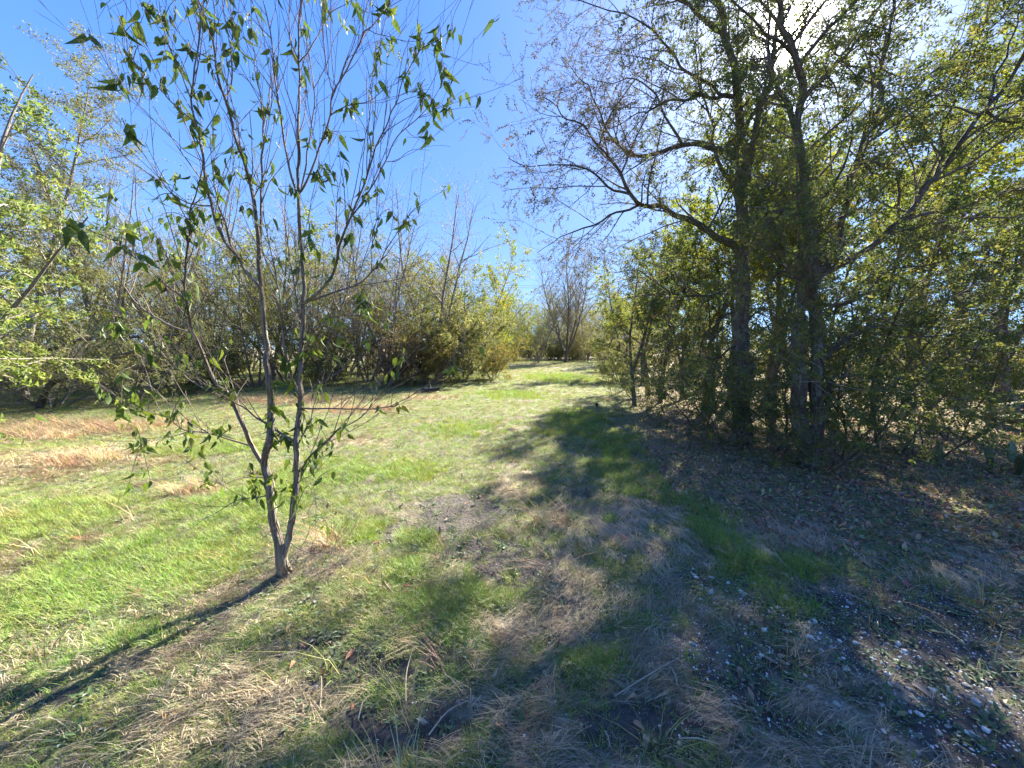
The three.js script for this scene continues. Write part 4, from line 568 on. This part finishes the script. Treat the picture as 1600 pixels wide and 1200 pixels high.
log('fallen_branch', 'long bent branch arching low across the left thicket', [at(-30, 570, 10), at(30, 556, 10), at(80, 545, 10.1), at(130, 530, 10.2), at(200, 527, 10.4), at(280, 522, 10.6)].map((p, k) => { if (!k) p.y = -0.02; return p; }), 0.07, 0.025, M.barkOld, 'branch', 5);
{ const dk = new THREE.MeshStandardMaterial({ color: rgb(0.018, 0.016, 0.018), roughness: 0.8, bumpMap: barkBump, bumpScale: 0.02 }); log('charred_log', 'short black charred log lying in brown grass before the rusty bush', [G(660, 613, 0.1), G(667, 613, 0.09), G(675, 613, 0.1), G(686, 613, 0.15)], 0.1, 0.06, dk, 'log', 1);
  const p = G(932, 652), root = thing('seed_stalk', 'dark round seed head on a thin stalk at the path edge', 'plant', p), tb = new Tubes(); tb.add([V(0, -0.03, 0), V(0.01, 0.12, 0), V(0, 0.24, 0.01)], 0.006, 0.005, 5); part('stalk', tb.geo(), M.twigOld, root); const h = part('seed_head', stoneGeo(44, 2), dk, root); h.position.set(0, 0.27, 0.01); h.scale.set(0.055, 0.09, 0.055); }
const stickMat = new THREE.MeshStandardMaterial({ color: rgb(0.34, 0.28, 0.2), roughness: 0.9 });
[[670, 1152, 700, 1118, 735, 1095, 'pale bent stick on bare ground below the young tree'], [634, 1096, 635, 1060, 646, 1022, 'pale upright-lying dry stem in front of the young tree'], [500, 1110, 503, 1080, 502, 1062, 'short straight dry stem at bottom, left of centre'], [560, 1124, 568, 1100, 582, 1085, 'curved dry stem left of the pale bent stick'], [960, 1090, 1010, 1066, 1060, 1040, 'thin pale twig across the shaded grass, lower centre'], [1060, 1160, 1090, 1165, 1125, 1172, 'pale straight twig at the bottom, right of centre'], [945, 1146, 950, 1160, 954, 1172, 'short pale stem at the bottom, centre'], [600, 912, 606, 924, 616, 932, 'small pale twig right of the young tree foot'], [5, 694, 35, 708, 75, 716, 'long pale bent stem on grass at the left edge'], [1320, 930, 1338, 940, 1356, 947, 'thin pale twig above the gravel bed'], [1058, 1076, 1052, 1060, 1040, 1048, 'short twig beside the brown leaves, lower centre']].forEach(([a, b, c2, d, e, f, label]) => {
  const O = G(a, b, 0.02), tb = new Tubes(), w = spline([G(a, b, 0.02), G(c2, d, 0.035), G(e, f, 0.02)], 0.04); tb.add(w.map((p) => p.clone().sub(O)), 0.0035, 0.0018, 5); const m = part(numbered('stick'), tb.geo(), stickMat, scene); m.position.copy(O); tag(m, label, 'stick', 'sticks on the ground');
});
{ const lm = [[0.36, 0.24, 0.14], [0.28, 0.16, 0.1]].map((c) => new THREE.MeshPhysicalMaterial({ color: rgb(...c), roughness: 0.8, transmission: 0.2, thickness: 0, side: THREE.DoubleSide })), gl = leafGeo(0.07, 0.034, 0.5, 0.5), r = RNG(91);
  [[1415, 1074, 'large tan curled leaf on the gravel bed'], [1268, 1046, 'brown leaf at the left of the gravel bed'], [1310, 1085, 'tan leaf in dry grass left of the gravel stones'], [1156, 1045, 'orange-brown leaf beside the dug hole, lower right'], [1030, 1062, 'reddish leaf under thin twigs, lower centre'], [985, 1132, 'brown leaf near the bottom, right of centre'], [1010, 1150, 'brown leaf nearest the bottom, right of centre']].forEach(([px, py, label], k) => { const m = part(numbered('fallen_leaf'), gl, lm[k % 2], scene), p = G(px, py, 0.022); m.position.copy(p); m.rotation.set(-1.5, 0.4 + r() * 5, 0, 'YXZ'); m.scale.setScalar(k ? 0.8 : 1.2); tag(m, label, 'leaf', 'fallen leaves on the gravel'); }); }
{ const root = thing('power_line', 'pair of thin overhead wires in the gap of sky above far trees', 'power line', V(0, 0, 0)); const wm = new THREE.MeshStandardMaterial({ color: rgb(0.06, 0.06, 0.07), roughness: 0.7 }); for (const [y0, y1] of [[440, 446], [443.5, 449]]) { const tb = new Tubes(), a = at(600, y0 - 3, 62), b = at(1000, y1, 70), pts = []; for (let k = 0; k <= 16; k++) { const t = k / 16, p = a.clone().lerp(b, t); p.y -= 0.5 * Math.sin(Math.PI * t); pts.push(p); } tb.add(pts, 0.022, 0.022, 4); part('wire', tb.geo(), wm, root); } for (const px of [590, 1010]) { const tb = new Tubes(), p = at(px, 500, px < 800 ? 61.5 : 70.5), t = at(px, 430, px < 800 ? 61.5 : 70.5); tb.add([V(p.x, -0.3, p.z), V(p.x, t.y, p.z)], 0.14, 0.1, 8); part('pole', tb.geo(), M.barkGrey, root); } }
for (let k = 0; k < 16; k++) { const t = k / 15, px = lerp(775, 985, t) + (spin() - 0.5) * 10, d = 43 + 8 * spin(); wood('bush', ['bush', 'goldbush'][k % 2], 0, px, d, 2 + 1.6 * spin(), 'bush closing the foot of the far wood, one of many', 'bushes at the foot of the far wood', 'bush'); }
renderer.render(scene, camera);
